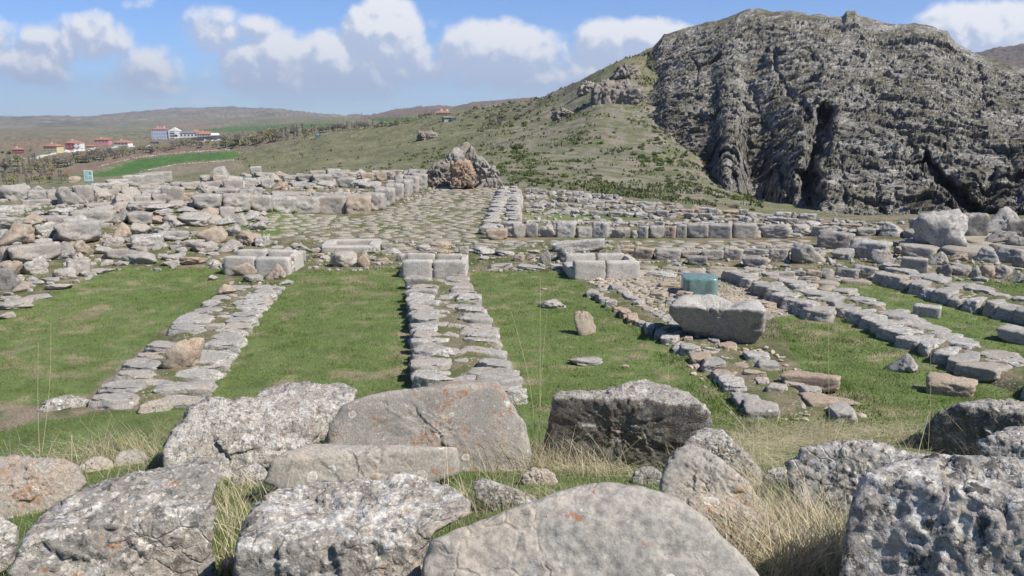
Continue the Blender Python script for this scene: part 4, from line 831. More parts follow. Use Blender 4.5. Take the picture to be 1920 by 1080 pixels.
HERO = [
 ('rock_slab', [(10, 1120), (40, 1040), (88, 940), (150, 908), (230, 885), (320, 872), (400, 868), (440, 885), (418, 935), (398, 985), (392, 1060), (390, 1200), (0, 1200)], (200, 1170), 'long lichened slab with dark patches in the bottom left corner', HM, 985, 4, 8, 1),
 ('boulder', [(440, 1200), (445, 1040), (450, 960), (472, 920), (520, 893), (600, 882), (690, 886), (780, 893), (850, 908), (905, 955), (885, 985), (820, 1010), (795, 1060), (790, 1200)], (620, 1190), 'broad white-lichened boulder at the bottom left of centre', HL, 1010, 6, 10, 2),
 ('boulder', [(770, 1200), (785, 1065), (800, 1030), (860, 1000), (930, 970), (1010, 938), (1070, 912), (1130, 900), (1210, 905), (1270, 925), (1320, 958), (1370, 1010), (1420, 1060), (1450, 1120), (1460, 1220)], (1110, 1240), 'large smooth grey boulder with round pale lichens at bottom centre', HG, 935, 12, 35, 3),
 ('boulder', [(1590, 1220), (1603, 1060), (1610, 985), (1618, 945), (1650, 905), (1690, 875), (1740, 858), (1800, 850), (1860, 842), (1930, 832), (2050, 840), (2100, 1000), (2080, 1220)], (1800, 1260), 'big black and white lichened boulder in the bottom right corner', HW, 930, 14, 25, 4),
 ('boulder', [(1845, 850), (1870, 825), (1900, 808), (1940, 800), (2020, 800), (2060, 860), (2050, 960), (1870, 960)], (1950, 965), 'mottled rock behind the bottom right boulder at the frame edge', HW, 835, 10, 20, 5),
 ('boulder', [(1748, 830), (1765, 800), (1800, 775), (1840, 760), (1900, 752), (1990, 752), (2040, 800), (2040, 900), (1850, 900), (1770, 870)], (1880, 880), 'dark shaded rock at the right edge of the bank', HD, 775, 10, 5, 6),
 ('boulder', [(1480, 890), (1510, 860), (1560, 840), (1600, 832), (1680, 834), (1750, 838), (1772, 862), (1760, 930), (1700, 990), (1540, 990), (1490, 950)], (1620, 975), 'low white rock with black spots left of the corner boulder', HW, 850, 15, 25, 7),
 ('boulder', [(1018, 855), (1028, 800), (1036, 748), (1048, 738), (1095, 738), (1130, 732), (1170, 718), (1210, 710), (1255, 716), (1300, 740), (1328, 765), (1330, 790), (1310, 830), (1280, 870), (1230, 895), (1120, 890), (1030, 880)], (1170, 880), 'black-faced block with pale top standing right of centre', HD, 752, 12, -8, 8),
 ('stone_block', [(612, 845), (618, 790), (640, 756), (690, 738), (760, 726), (840, 716), (915, 711), (935, 722), (965, 765), (985, 800), (1000, 860), (990, 900), (640, 890)], (800, 885), 'long upright dressed block with orange lichen at centre', HO, 728, 4, 18, 9),
 ('boulder', [(318, 880), (322, 820), (345, 780), (368, 745), (400, 738), (440, 745), (500, 740), (560, 735), (600, 760), (600, 830), (560, 860), (430, 905), (330, 900)], (440, 890), 'pale sloping boulder crusted with lichen left of centre', HL, 800, 22, 30, 10),
 ('boulder', [(478, 745), (490, 728), (530, 718), (580, 716), (640, 718), (668, 740), (660, 770), (640, 800), (600, 830), (500, 820)], (570, 835), 'smaller lichened boulder behind the pale sloping one', HL, 760, 20, 30, 11),
 ('rock_slab', [(498, 890), (510, 858), (540, 838), (590, 826), (680, 834), (760, 842), (860, 850), (864, 900), (780, 930), (560, 930)], (680, 925), 'flat grey slab lying at the foot of the upright dressed block', HG, 850, 8, 15, 12),
 ('boulder', [(1236, 960), (1245, 890), (1262, 855), (1290, 838), (1320, 846), (1360, 870), (1400, 905), (1440, 945), (1440, 1000), (1260, 1000)], (1330, 975), 'grey leaning rock below the black-faced block', HG, 865, 20, 35, 13),
 ('boulder', [(1280, 850), (1292, 822), (1320, 802), (1350, 806), (1390, 840), (1420, 870), (1430, 910), (1290, 900)], (1350, 905), 'white-topped rock tucked behind the grey leaning rock', HL, 830, 15, 25, 14),
 ('rock_slab', [(885, 905), (905, 896), (950, 912), (1000, 930), (1014, 945), (1000, 965), (940, 965), (895, 935)], (950, 962), 'small pale slab in the grass behind the smooth boulder', HM, 915, 10, 20, 15),
 ('boulder', [(-40, 860), (10, 845), (60, 855), (110, 870), (140, 892), (150, 930), (100, 970), (-40, 980)], (50, 965), 'grey rock with an orange patch at the left edge', HO, 885, 15, 20, 16),
 ('rock_slab', [(1290, 940), (1330, 925), (1380, 940), (1440, 960), (1460, 1000), (1440, 1040), (1300, 1010)], (1380, 1040), 'broken pale slab with orange lichen between boulder and dry grass', HO, 965, 15, 20, 17),
 ('boulder', [(-60, 990), (0, 960), (30, 1000), (20, 1060), (-60, 1100)], (-10, 1090), 'dark rock end poking in at the bottom left edge', HM, 1000, 10, 20, 18)]
for n_, ol, b_, lb_, mt_, cr_, tl_, fr_, sd_ in HERO: hero(n_, ol, b_, lb_, mt_, cr_, tl_, fr_, sd_, sub=7 if sd_ in (1, 2, 3, 4) else 6, rough={9: .35, 3: .35, 12: .35}.get(sd_, .75), amp={8: .022, 3: .024, 9: .02}.get(sd_, .027), k={9: 40, 3: 24}.get(sd_, 30), group=gF, depth={9: .55, 8: .8, 1: 1.5, 2: 1.3, 3: 1.5, 4: 1.5}.get(sd_))
# smaller broken pieces packed between the big blocks
for (x, y, w_, h_), mt_, lb_, sd_ in [((470, 905, 70, 34), HM, 'small wedge of rock between the pale boulder and the flat slab', 61), ((245, 868, 60, 26), HG, 'low grey piece beside the left end of the pale sloping boulder', 62), ((905, 1010, 60, 30), HL, 'small lichened chunk between two bottom boulders', 63), ((1010, 905, 70, 26), HG, 'half buried grey piece in the straw behind the smooth boulder', 64), ((1500, 1030, 80, 40), HO, 'small orange tinged piece in the dry grass at bottom right', 65),
        ((1460, 905, 60, 28), HL, 'small white crusted piece left of the low white rock', 66), ((430, 1075, 40, 30), HM, 'little dark chunk at the bottom edge between two boulders', 67), ((1790, 905, 90, 34), HM, 'low rock between the white rock and the corner boulder', 68), ((180, 880, 60, 24), HG, 'flat grey piece behind the long lichened slab', 69), ((690, 905, 50, 16), HL, 'narrow chip of rock in front of the flat grey slab', 70), ((1215, 905, 60, 30), HM, 'small rock at the foot of the black-faced block', 71), ((290, 770, 60, 20), HG, 'low half buried stone at the near end of the left wall', 72), ((120, 765, 90, 22), HL, 'low pale stone on the bank below the first lawn', 73)]:
    ol_ = [(x-w_/2, y), (x-w_*.42, y-h_*.6), (x-w_*.2, y-h_*.95), (x+w_*.15, y-h_), (x+w_*.4, y-h_*.6), (x+w_/2, y-h_*.1), (x+w_*.4, y+h_*.25), (x-w_*.35, y+h_*.3)]
    hero('rock_fragment', ol_, (x, y+3), lb_, mt_, y-h_*.65, 12, 20, sd_, sub=5, amp=.04, rough=.8, k=26, cat='rock', group=gF)
# the hollowed boulder
def hollow(P, S):
    a, b = P[:, 0]/S, P[:, 1]/S; c = P[:, 2]/S
    m = np.exp(-((a+.1)/.46)**4-((c+.05)/.34)**4)*smooth(-.12, .12, b)
    P = P.copy(); P[:, 1] -= m*.2*S; P[:, 2] += m*.05*S
    return P
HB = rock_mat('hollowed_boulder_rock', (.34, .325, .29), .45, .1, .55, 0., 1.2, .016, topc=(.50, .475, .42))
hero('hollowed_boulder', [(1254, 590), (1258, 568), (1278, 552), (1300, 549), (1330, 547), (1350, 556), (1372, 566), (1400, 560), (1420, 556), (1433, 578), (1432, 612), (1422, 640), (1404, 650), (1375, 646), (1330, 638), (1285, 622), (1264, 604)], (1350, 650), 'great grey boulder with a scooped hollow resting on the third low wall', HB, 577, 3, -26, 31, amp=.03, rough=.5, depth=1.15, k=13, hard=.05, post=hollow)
# rock knoll behind the street
HK = rock_mat('knoll_rock', (.36, .335, .29), .3, .2, .4, 0., .35, .08)
HKO = rock_mat('knoll_stained', (.38, .27, .19), .08, .5, .5, 0., .4, .06)
HKD = rock_mat('knoll_brown', (.27, .245, .21), .25, .2, .6, 0., .4, .08)
kb = spot(870, 348); kn = empty('rock_knoll', kb); setp(kn, 'craggy brown rock knoll with an orange stained face at the end of the street', 'rock knoll')
def lump(ol, by, mat, seed, cr, fr=5, dz=0., tilt=20):
    o = hero('crag', ol, by, None, mat, cr, tilt, fr, seed, amp=.085, rough=.9, k=30, cat=None, sub=5)
    o.location = Vector(o.location)*(1-dz)+Vector((0, 0, CAMH))*dz; o.parent = kn; o.location -= Vector(kb)
    for k_ in ('label', 'category', 'group'):
        if k_ in o.keys(): del o[k_]
lump([(798, 358), (802, 330), (812, 312), (826, 298), (838, 300), (846, 320), (848, 358)], (822, 352), HKD, 51, 312)
lump([(832, 358), (834, 310), (842, 290), (856, 278), (866, 286), (870, 320), (868, 358)], (852, 352), HK, 52, 292, dz=-.01)
lump([(858, 358), (860, 292), (866, 274), (876, 268), (888, 276), (896, 300), (905, 330), (905, 358)], (880, 352), HKD, 53, 284, dz=-.03)
lump([(888, 356), (890, 305), (898, 288), (910, 300), (924, 318), (938, 338), (950, 356)], (918, 354), HK, 54, 305, dz=-.01)
lump([(846, 344), (846, 316), (852, 302), (866, 298), (882, 304), (888, 326), (886, 350)], (866, 355), HKO, 55, 305, 0, .012, 8)
lump([(880, 350), (884, 322), (896, 316), (912, 330), (920, 350)], (900, 349), HKD, 56, 328, 10, .01)
lump([(780, 356), (786, 334), (800, 322), (812, 330), (816, 356)], (798, 352), HK, 57, 332, 10, -.01)
for q in [(812, 350, 30, 24), (906, 356, 34, 18), (925, 362, 30, 14), (880, 352, 40, 22), (800, 356, 24, 16)]:
    pass
# ------------------------------------------------------------------ grass (uncountable: stuff)
def blades(name, base, hgt, wid, lean, mat, segs=2, seed=1, label=None, cat='grass', curl=1.7):
    rg = np.random.default_rng(seed); n = len(base); a = rg.uniform(0, math.pi, n); side = np.stack([np.cos(a), np.sin(a), a*0], 1)*wid[:, None]/2
    rows = []
    for k in range(segs+1):
        t = k/segs; c = base+np.stack([lean[:, 0]*t**curl, lean[:, 1]*t**curl, hgt*t*(1-.12*t)], 1)
        if k < segs: wk = 1-.55*t; rows += [c-side*wk, c+side*wk]
        else: rows.append(c)
    m = len(rows); V = np.stack(rows, 1).reshape(-1, 3); b = (np.arange(n)*m)[:, None]; Fs = []
    for k in range(segs-1): Fs += [b+np.array([[2*k, 2*k+1, 2*k+3]]), b+np.array([[2*k, 2*k+3, 2*k+2]])]
    Fs.append(b+np.array([[2*segs-2, 2*segs-1, 2*segs]]))
    Fc = np.concatenate(Fs, 0); o = link(name, mesh_np(name, V, Fc, mat, False)); setp(o, label, cat, kind='stuff'); return o
GREEN = island_mat('grass_green', [(.085, .15, .03), (.13, .20, .045), (.10, .165, .03), (.20, .20, .085)])
LAWNG = island_mat('lawn_green', [(.12, .18, .04), (.155, .21, .055), (.13, .195, .045), (.175, .215, .07), (.27, .24, .125)])
DRYM = island_mat('dry_grass', [(.40, .33, .19), (.30, .24, .14), (.50, .43, .27), (.24, .19, .12)])
STRAW = island_mat('straw', [(.55, .47, .29), (.42, .34, .19), (.66, .59, .42), (.36, .30, .2)])
def sample_poly(pxpoly, n, rg, z=0.):
    W = np.array([onplane(x, min(max(y, 235), 1300), z)[:2] for x, y in pxpoly]); lo, hi = W.min(0), W.max(0); out = np.zeros((0, 2))
    while len(out) < n:
        q = rg.uniform(lo, hi, (n*2, 2)); out = np.concatenate([out, q[inpoly(q[:, 0], q[:, 1], [tuple(w) for w in W])]])
    return out[:n]
def on_ground(q, dz=-.005): return np.concatenate([q, (height(q[:, 0], q[:, 1])+dz)[:, None]], 1)
def make_grass():
    rg = np.random.default_rng(3)
    q = np.concatenate([sample_poly([(min(max(x, -30), 1960), y) for x, y in p], int(n), rg) for p, n in zip(LAWNS[:6], (34000, 40000, 42000, 30000, 9000, 3000))]); b = on_ground(q); n = len(b)
    k = noise(np.stack([q[:, 0]*1.3, q[:, 1]*1.3, q[:, 0]*0], 1), 3)*.5+.5
    kk = noise(np.stack([q[:, 0]*.9, q[:, 1]*.6, q[:, 0]*0], 1), 13)+.5*noise(np.stack([q[:, 0]*3.5, q[:, 1]*2.5, q[:, 0]*0], 1), 14); ok_ = kk > rg.uniform(-1., -.1, n); q = q[ok_]; b = b[ok_]; k = k[ok_]; n = len(b)
    blades('lawn_grass', b, rg.uniform(.018, .045, n)*(.6+.9*k), rg.uniform(.008, .016, n), rg.normal(0, .014, (n, 2)), LAWNG, 1, 4, 'short green turf filling the plots between the low stone walls')
    ct = q[rg.integers(0, len(q), 330)]; q2 = (ct[:, None, :]+rg.normal(0, .07, (330, 34, 2))).reshape(-1, 2); b = on_ground(q2); n = len(b)
    blades('lawn_tufts', b, rg.uniform(.04, .11, n), rg.uniform(.006, .012, n), rg.normal(0, .035, (n, 2)), GREEN, 1, 14, 'longer tufts and weeds dotted over the turf plots')
    # bank in front of the camera
    def wedge(n, r0, r1, a0=-.62, a1=.62):
        r = np.sqrt(rg.uniform(r0*r0, r1*r1, n)); a = rg.uniform(a0, a1, n); return np.stack([r*np.sin(a), r*np.cos(a)], 1)
    q = np.concatenate([wedge(30000, 2.6, 7), wedge(60000, 7, 14.4)]); k = noise(np.stack([q[:, 0]*.8, q[:, 1]*.8, q[:, 0]*0], 1), 8)+.25*noise(np.stack([q[:, 0]*3, q[:, 1]*3, q[:, 0]*0], 1), 9)
    q = q[k > -.25]; b = on_ground(q); n = len(b); rr = np.hypot(q[:, 0], q[:, 1])
    blades('bank_grass', b, rg.uniform(.05, .14, n)*np.where(rr < 7, 1, .75), rg.uniform(.003, .006, n), rg.normal(0, .04, (n, 2)), GREEN, 2, 5, 'green spring grass on the bank between the foreground blocks')
    q = np.concatenate([wedge(9000, 2.8, 7.5), wedge(9000, 7, 13)]); k = noise(np.stack([q[:, 0]*.9+9, q[:, 1]*.9, q[:, 0]*0], 1), 18); q = q[k > -.15]; b = on_ground(q); n = len(b)
    blades('dry_thatch', b, rg.uniform(.03, .20, n), rg.uniform(.002, .005, n), rg.normal(0, .09, (n, 2)), DRYM, 2, 6, 'dry flattened grass thatch on the bank among the foreground blocks')
    # long straw stalks in clumps
    cl = [(1330, 900, 80), (1420, 940, 120), (1500, 1000, 150), (1560, 1060, 160), (1450, 1080, 130), (1380, 860, 60), (1240, 870, 60), (1120, 890, 70), (1000, 880, 90), (930, 880, 70), (1640, 880, 70), (1550, 830, 60), (1440, 820, 50), (1700, 830, 40),
          (440, 1000, 50), (470, 930, 50), (450, 1060, 40), (230, 850, 60), (300, 860, 50), (120, 880, 50), (40, 960, 60), (690, 1070, 40), (880, 960, 40), (1850, 870, 30), (1060, 880, 50), (1480, 1100, 100), (1600, 1100, 90), (250, 900, 30), (700, 860, 15)]
    B_ = []; Ln = []; cl = [(a_, b_, int(n_*3.4)) for a_, b_, n_ in cl]
    for px, py, n in cl:
        g = spot(px, py, 2.2)
        for _ in range(n):
            B_.append((g[0]+rg.normal(0, .2), g[1]+rg.normal(0, .2))); Ln.append(0)
    q = np.array(B_); b = on_ground(q, -.02); n = len(b); h = rg.uniform(.12, .50, n)
    blades('straw', b, h, rg.uniform(.0025, .005, n), np.stack([rg.normal(-.04, .26, n)*h/.4, rg.normal(0, .2, n)*h/.4], 1), STRAW, 4, 7, 'long bleached straw stalks leaning over the foreground rocks', 'dry grass', 1.5)
    q = np.concatenate([np.array(spot(x, y, 2.2))[None, :2]+rg.normal(0, .22, (k, 2)) for x, y, k in ((1330, 900, 26), (1430, 950, 34), (1520, 1010, 40), (1590, 1070, 34), (1250, 880, 18), (1020, 880, 22), (1700, 850, 14), (240, 860, 14), (455, 1010, 10), (960, 890, 12))]); b = on_ground(q, -.02); n = len(b); h = rg.uniform(.35, .75, n)
    blades('long_stalks', b, h, rg.uniform(.003, .0055, n), np.stack([rg.normal(-.25, .35, n)*h, rg.normal(0, .25, n)*h], 1), STRAW, 6, 17, 'single long bent straw stalks standing over the foreground rocks', 'dry grass', 1.9)
    # matted straw lying behind the white rock
    P2 = []
    for px, py, n in ((1400, 860, 1100), (1480, 830, 1500), (1580, 822, 1300), (1680, 815, 700), (1300, 830, 300), (260, 850, 300), (1000, 870, 600), (1450, 960, 500), (1540, 1040, 500), (1150, 885, 400), (330, 910, 120), (100, 860, 250), (920, 940, 150)):
        g = spot(px, py, 2.2)
        for _ in range(n): P2.append((g[0]+rg.normal(0, .45), g[1]+rg.normal(0, .35)))
    q = np.array(P2); b = on_ground(q, .01); n = len(b); a = rg.normal(0, .5, n)+np.where(rg.random(n) < .5, 0, math.pi); L = rg.uniform(.15, .5, n)
    blades('matted_straw', b, rg.uniform(.01, .10, n), rg.uniform(.002, .0045, n), np.stack([np.cos(a)*L, np.sin(a)*L], 1), STRAW, 3, 8, 'matted straw lying on the bank at the near end of the third low wall', 'dry grass', 1.1)
    # tufts between the boulders and on the terraces
    q = np.concatenate([sample_poly([(-30, 400), (480, 400), (560, 500), (210, 510), (-30, 590)], 15000, rg), sample_poly([(540, 455), (1200, 455), (1200, 512), (540, 512)], 9000, rg), sample_poly([(1180, 490), (1950, 470), (1950, 540), (1250, 560)], 8000, rg), sample_poly([(480, 400), (930, 360), (900, 470), (480, 470)], 9000, rg),
                        sample_poly([(200, 760), (420, 530), (530, 530), (380, 760)], 4000, rg), sample_poly([(770, 740), (760, 530), (880, 530), (985, 740)], 3500, rg), sample_poly([(1350, 800), (1100, 530), (1440, 600), (1680, 800)], 8000, rg)])
    k = noise(np.stack([q[:, 0]*.7, q[:, 1]*.7, q[:, 0]*0], 1), 28); q = q[k > -.1]; b = on_ground(q, 0.); n = len(b)
    inwall = (b[:, 2] < .3)*0
    blades('ruin_grass', b, rg.uniform(.04, .12, n), rg.uniform(.010, .02, n), rg.normal(0, .03, (n, 2)), GREEN, 1, 9, 'grass tufts growing between the boulders and paving')
make_grass()
# ------------------------------------------------------------------ rubble (uncountable small stones)
def rubble(name, spec, mat, label, seed=1, sub=1):
    rg = np.random.default_rng(seed); D, Fi = ico(sub); Vs = []; Fs = []; c = 0
    for poly, n, s0, s1 in spec:
        q = sample_poly(poly, n, rg); z = height(q[:, 0], q[:, 1])
        for i in range(n):
            s = rg.uniform(s0, s1)*rg.uniform(.6, 1.2); P = D*(1+.28*rg.normal(size=(len(D), 1)).clip(-1, 1))*np.array([s*rg.uniform(.8, 1.5), s*rg.uniform(.7, 1.1), s*rg.uniform(.4, .8)])/2
            a = rg.uniform(0, 3.1); ca, sa = math.cos(a), math.sin(a); P = np.stack([P[:, 0]*ca-P[:, 1]*sa+q[i, 0], P[:, 0]*sa+P[:, 1]*ca+q[i, 1], P[:, 2]+z[i]+s*.1], 1)
            Vs.append(P); Fs.append(Fi+c); c += len(P)
    o = link(name, mesh_np(name, np.concatenate(Vs), np.concatenate(Fs), mat, False)); setp(o, label, 'rubble', kind='stuff')
rubble('rubble', [([(-20, 400), (480, 392), (560, 500), (210, 512), (-20, 590)], 900, .06, .35), ([(540, 455), (1200, 452), (1200, 510), (540, 510)], 500, .05, .2), ([(1180, 470), (1950, 450), (1950, 535), (1250, 530)], 700, .05, .28),
                  ([(985, 358), (1160, 372), (1420, 402), (1420, 440), (985, 440)], 500, .1, .4), ([(300, 395), (900, 335), (700, 400), (300, 400)], 250, .1, .4), ([(-20, 345), (480, 330), (700, 330), (690, 366), (300, 392), (-20, 392)], 500, .15, .5), ([(1400, 405), (1700, 425), (1700, 450), (1400, 440)], 250, .1, .4)],
       MAT['grey'], 'small loose rubble scattered over the ruins between the large stones', 3)
rubble('gravel', [(GRAVEL, 2200, .03, .09), ([(1090, 520), (1180, 530), (1290, 640), (1240, 620)], 300, .05, .16), ([(1240, 640), (1440, 650), (1640, 790), (1380, 790)], 200, .04, .18), ([(200, 750), (430, 530), (530, 530), (390, 750)], 140, .05, .18), ([(770, 740), (760, 530), (880, 530), (985, 740)], 70, .05, .15)],
       simple('gravel_stone', (.42, .35, .28), .95, .3, 9.), 'pale gravel and chips on the plot with the green cube and low walls', 4)
def hill_stones():
    rg = np.random.default_rng(8); D, Fi = ico(1); Vs = []; Fs = []; c = 0
    def add(px, py, spx, rmin=80):
        nonlocal c
        g = spot(px, py, rmin); s = spx*camdist(g)/F
        P = D*(1+.25*rg.normal(size=(len(D), 1)).clip(-1, 1))*np.array([s*rg.uniform(.8, 1.4), s, s*rg.uniform(.5, .9)])/2+g; Vs.append(P); Fs.append(Fi+c); c += len(P)
    for x0, y0, sx, sy, n, s in ((1052, 212, 12, 7, 60, 2.4), (1140, 198, 18, 5, 50, 2.5), (800, 256, 14, 5, 40, 2.6), (985, 255, 8, 3, 20, 2.), (1285, 357, 9, 5, 12, 5), (1283, 321, 5, 3, 6, 4), (1180, 262, 30, 10, 60, 1.4), (925, 270, 16, 14, 90, 2.2), (1100, 290, 140, 50, 160, 1.1), (1240, 270, 20, 16, 40, 2), (915, 205, 25, 6, 40, 1.6), (1380, 380, 40, 8, 50, 3), (1500, 400, 60, 6, 50, 3.5), (1195, 215, 14, 14, 60, 3.2), (1245, 265, 16, 14, 70, 3.2), (1300, 318, 18, 14, 70, 3.4), (1350, 362, 16, 10, 50, 3.6), (1170, 205, 24, 10, 80, 2.6), (1110, 188, 30, 10, 70, 2.2)):
        for _ in range(n):
            x, y = x0+rg.normal()*sx, y0+rg.normal()*sy
            if y < 420: add(x, y, s*rg.uniform(.5, 1.6))
    o = link('hillside_stones', mesh_np('hillside_stones', np.concatenate(Vs), np.concatenate(Fs), MAT['grey'], False)); setp(o, 'loose grey stones strewn over the slope beyond the ruins', 'rubble', kind='stuff')
    Vs.clear(); Fs.clear(); c = 0
    for (x0, y0), (x1, y1) in (((185, 313), (215, 305)), ((215, 305), (243, 298)), ((243, 298), (300, 290)), ((300, 290), (360, 285)), ((360, 285), (430, 281)), ((262, 322), (330, 309)), ((330, 309), (440, 300))):
        for i in range(int(math.hypot(x1-x0, y1-y0)*1.1)):
            t = rg.random(); add(x0+(x1-x0)*t, y0+(y1-y0)*t+rg.normal()*.5, rg.uniform(.8, 2.2), 200)
    o = link('field_stones', mesh_np('field_stones', np.concatenate(Vs), np.concatenate(Fs), simple('white_field_stone', (.55, .5, .43)), False)); setp(o, 'lines of pale cleared stones along the edges of the green field', 'rubble', kind='stuff')
hill_stones()
# ------------------------------------------------------------------ shrubs and trees
def leaf_cloud(n, size, seed, shapef, aspect=1.):
    rg = np.random.default_rng(seed); P = shapef(rg, n); d1 = sphere_dirs(n, rg); d2 = np.cross(d1, sphere_dirs(n, rg)); d2 /= np.linalg.norm(d2, axis=1)[:, None]
    s = size*rg.uniform(.6, 1.3, n)[:, None]; V = np.stack([P-d1*s*aspect, P+d2*s*.5, P+d1*s*aspect, P-d2*s*.5], 1).reshape(-1, 3)
    return V, (np.arange(n)*4)[:, None]+np.arange(4)[None, :]
def clumpy(rg, n, k=9, flat=.75, r=.42, spread=.62):
    c = sphere_dirs(k, rg)*rg.uniform(.2, 1, (k, 1))*spread; c[:, 2] = np.abs(c[:, 2])*flat+.15; i = rg.integers(0, k, n)
    p = c[i]+sphere_dirs(n, rg)*(rg.random((n, 1))**.45)*r*rg.uniform(.6, 1.1, k)[i][:, None]; p[:, 2] = np.abs(p[:, 2])*1.; return p
WEED = island_mat('weed_leaves', [(.07, .15, .025), (.10, .2, .035), (.13, .22, .05)])
def weed(px, py, size, label, n=260):
    g = spot(px, py, 2.2); V, Fq = leaf_cloud(n, .07, px, lambda rg, k: clumpy(rg, k, 14, .5, .25, .8)); o = link('low_plant', mesh_np('low_plant', V, Fq, WEED, False), g, (0, 0, px), (size, size, size*.8)); setp(o, label, 'plant')
SHG = island_mat('shrub_leaves', [(.09, .125, .035), (.15, .185, .06), (.12, .155, .045), (.19, .21, .09)])
SHD = island_mat('dry_shrub', [(.16, .145, .11), (.2, .18, .14), (.16, .15, .08), (.26, .24, .2)])
shp = [mesh_np('shrub', *leaf_cloud(520, .12, 20+i, lambda rg, n: clumpy(rg, n)), SHG, False) for i in range(4)]
shd = [mesh_np('bare_shrub', *leaf_cloud(460, .085, 40+i, lambda rg, n: clumpy(rg, n), 1.8), SHD, False) for i in range(3)]
for q_ in [(412, 1010, .10, 'leafy green weed between the two left foreground boulders'), (425, 1065, .09, 'leafy green weed at the bottom edge between the left boulders'), (402, 960, .07, 'small green weed at the right end of the lichened slab'), (980, 748, .16, 'leafy weed at the near end of the centre wall'), (1470, 905, .07, 'green weed in the straw left of the low white rock'), (60, 1010, .09, 'green weed at the left foot of the lichened slab'), (470, 668, .12, 'little weed beside the left low wall'), (1560, 1010, .08, 'green weed by the bottom right boulder')]: weed(*q_)
def shrubs(poly, n, w0, w1, label, group, dry=.0, seed=1, rmin=80, cat='shrub'):
    rg = random.Random(seed); xs = [p[0] for p in poly]; ys = [p[1] for p in poly]; k = 0; tries = 0
    while k < n and tries < 20000:
        tries += 1; x, y = rg.uniform(min(xs), max(xs)), rg.uniform(min(ys), max(ys))
        if not inpoly(np.array([x]), np.array([y]), poly)[0]: continue
        g = spot(x, y, rmin); s = rg.uniform(w0, w1)*rg.uniform(.6, 1.1)*camdist(g)/F/2*1.75; me = rg.choice(shd if rg.random() < dry else shp)
        o = link('shrub', me, (g[0], g[1], g[2]-.1*s), (0, 0, rg.uniform(0, 6.3)), (s, s, s*rg.uniform(.6, .95))); setp(o, label, cat, group); k += 1
shrubs([(905, 295), (960, 262), (1000, 290), (1010, 350), (930, 352)], 60, 7, 17, 'low green shrub on the scree just right of the rock knoll', 'green shrubs right of the knoll', .12, 1)
shrubs([(985, 322), (1080, 305), (1150, 322), (1165, 358), (990, 357)], 38, 8, 18, 'green shrub at the foot of the scree above the right terrace', 'green shrubs above the right terrace', .12, 2)
shrubs([(1185, 292), (1225, 245), (1262, 262), (1300, 300), (1300, 330), (1240, 345), (1200, 330)], 60, 6, 15, 'green shrub in the patch beside the lower left edge of the crag', 'green shrubs beside the crag', .1, 3)
shrubs([(1180, 345), (1300, 330), (1400, 368), (1430, 398), (1290, 380), (1180, 368)], 34, 9, 20, 'bush in the hollow between the right terrace and the crag', 'bushes in the hollow below the crag', .4, 4, 60)
shrubs([(960, 195), (1060, 170), (1040, 215), (985, 240), (940, 250)], 20, 6, 13, 'small shrub high on the grassy shoulder left of the scree', 'shrubs on the grassy shoulder', .3, 5)
shrubs([(1060, 215), (1190, 220), (1180, 290), (1060, 300)], 14, 6, 14, 'lone shrub scattered on the bare upper scree', 'scattered shrubs on the bare scree', .3, 6)
shrubs([(862, 244), (930, 214), (962, 222), (905, 250)], 26, 7, 14, 'grey leafless bush in the thicket below the hilltop house', 'grey bushes below the hilltop house', 1., 7)
shrubs([(490, 322), (700, 300), (860, 262), (900, 285), (800, 335), (500, 340)], 45, 4, 10, 'tiny shrub dotting the grassy slope left of the knoll', 'tiny shrubs on the grassy slope', .55, 8)
shrubs([(870, 215), (960, 190), (1020, 180), (1030, 190), (900, 222)], 16, 6, 13, 'dark bush on the skyline of the near hill', 'bushes on the near skyline', .6, 9)
shrubs([(1300, 60), (1480, 30), (1720, 55), (1780, 90), (1500, 150), (1260, 110)], 20, 3, 7, 'tiny tuft of scrub on the upper face of the crag', 'scrub on the crag', .6, 10)
BARK = simple('bark', (.16, .13, .10), .95)
TW = [island_mat('twigs_grey', [(.22, .19, .155), (.30, .265, .22), (.18, .155, .13), (.27, .245, .18)]), island_mat('twigs_olive', [(.27, .25, .13), (.33, .31, .17), (.22, .21, .12)]), island_mat('twigs_dark_green', [(.03, .055, .025), (.05, .08, .035), (.035, .06, .02)]), island_mat('twigs_pale', [(.30, .27, .21), (.22, .20, .15), (.36, .33, .27)])]
def tube(P0, P1, r0, r1, n=6):
    P0, P1 = Vector(P0), Vector(P1); d = (P1-P0).normalized(); a = d.orthogonal().normalized(); b = d.cross(a)
    V = [P+(a*math.cos(2*math.pi*i/n)+b*math.sin(2*math.pi*i/n))*r for P, r in ((P0, r0), (P1, r1)) for i in range(n)]
    return [tuple(v) for v in V], [[i, (i+1) % n, n+(i+1) % n, n+i] for i in range(n)]
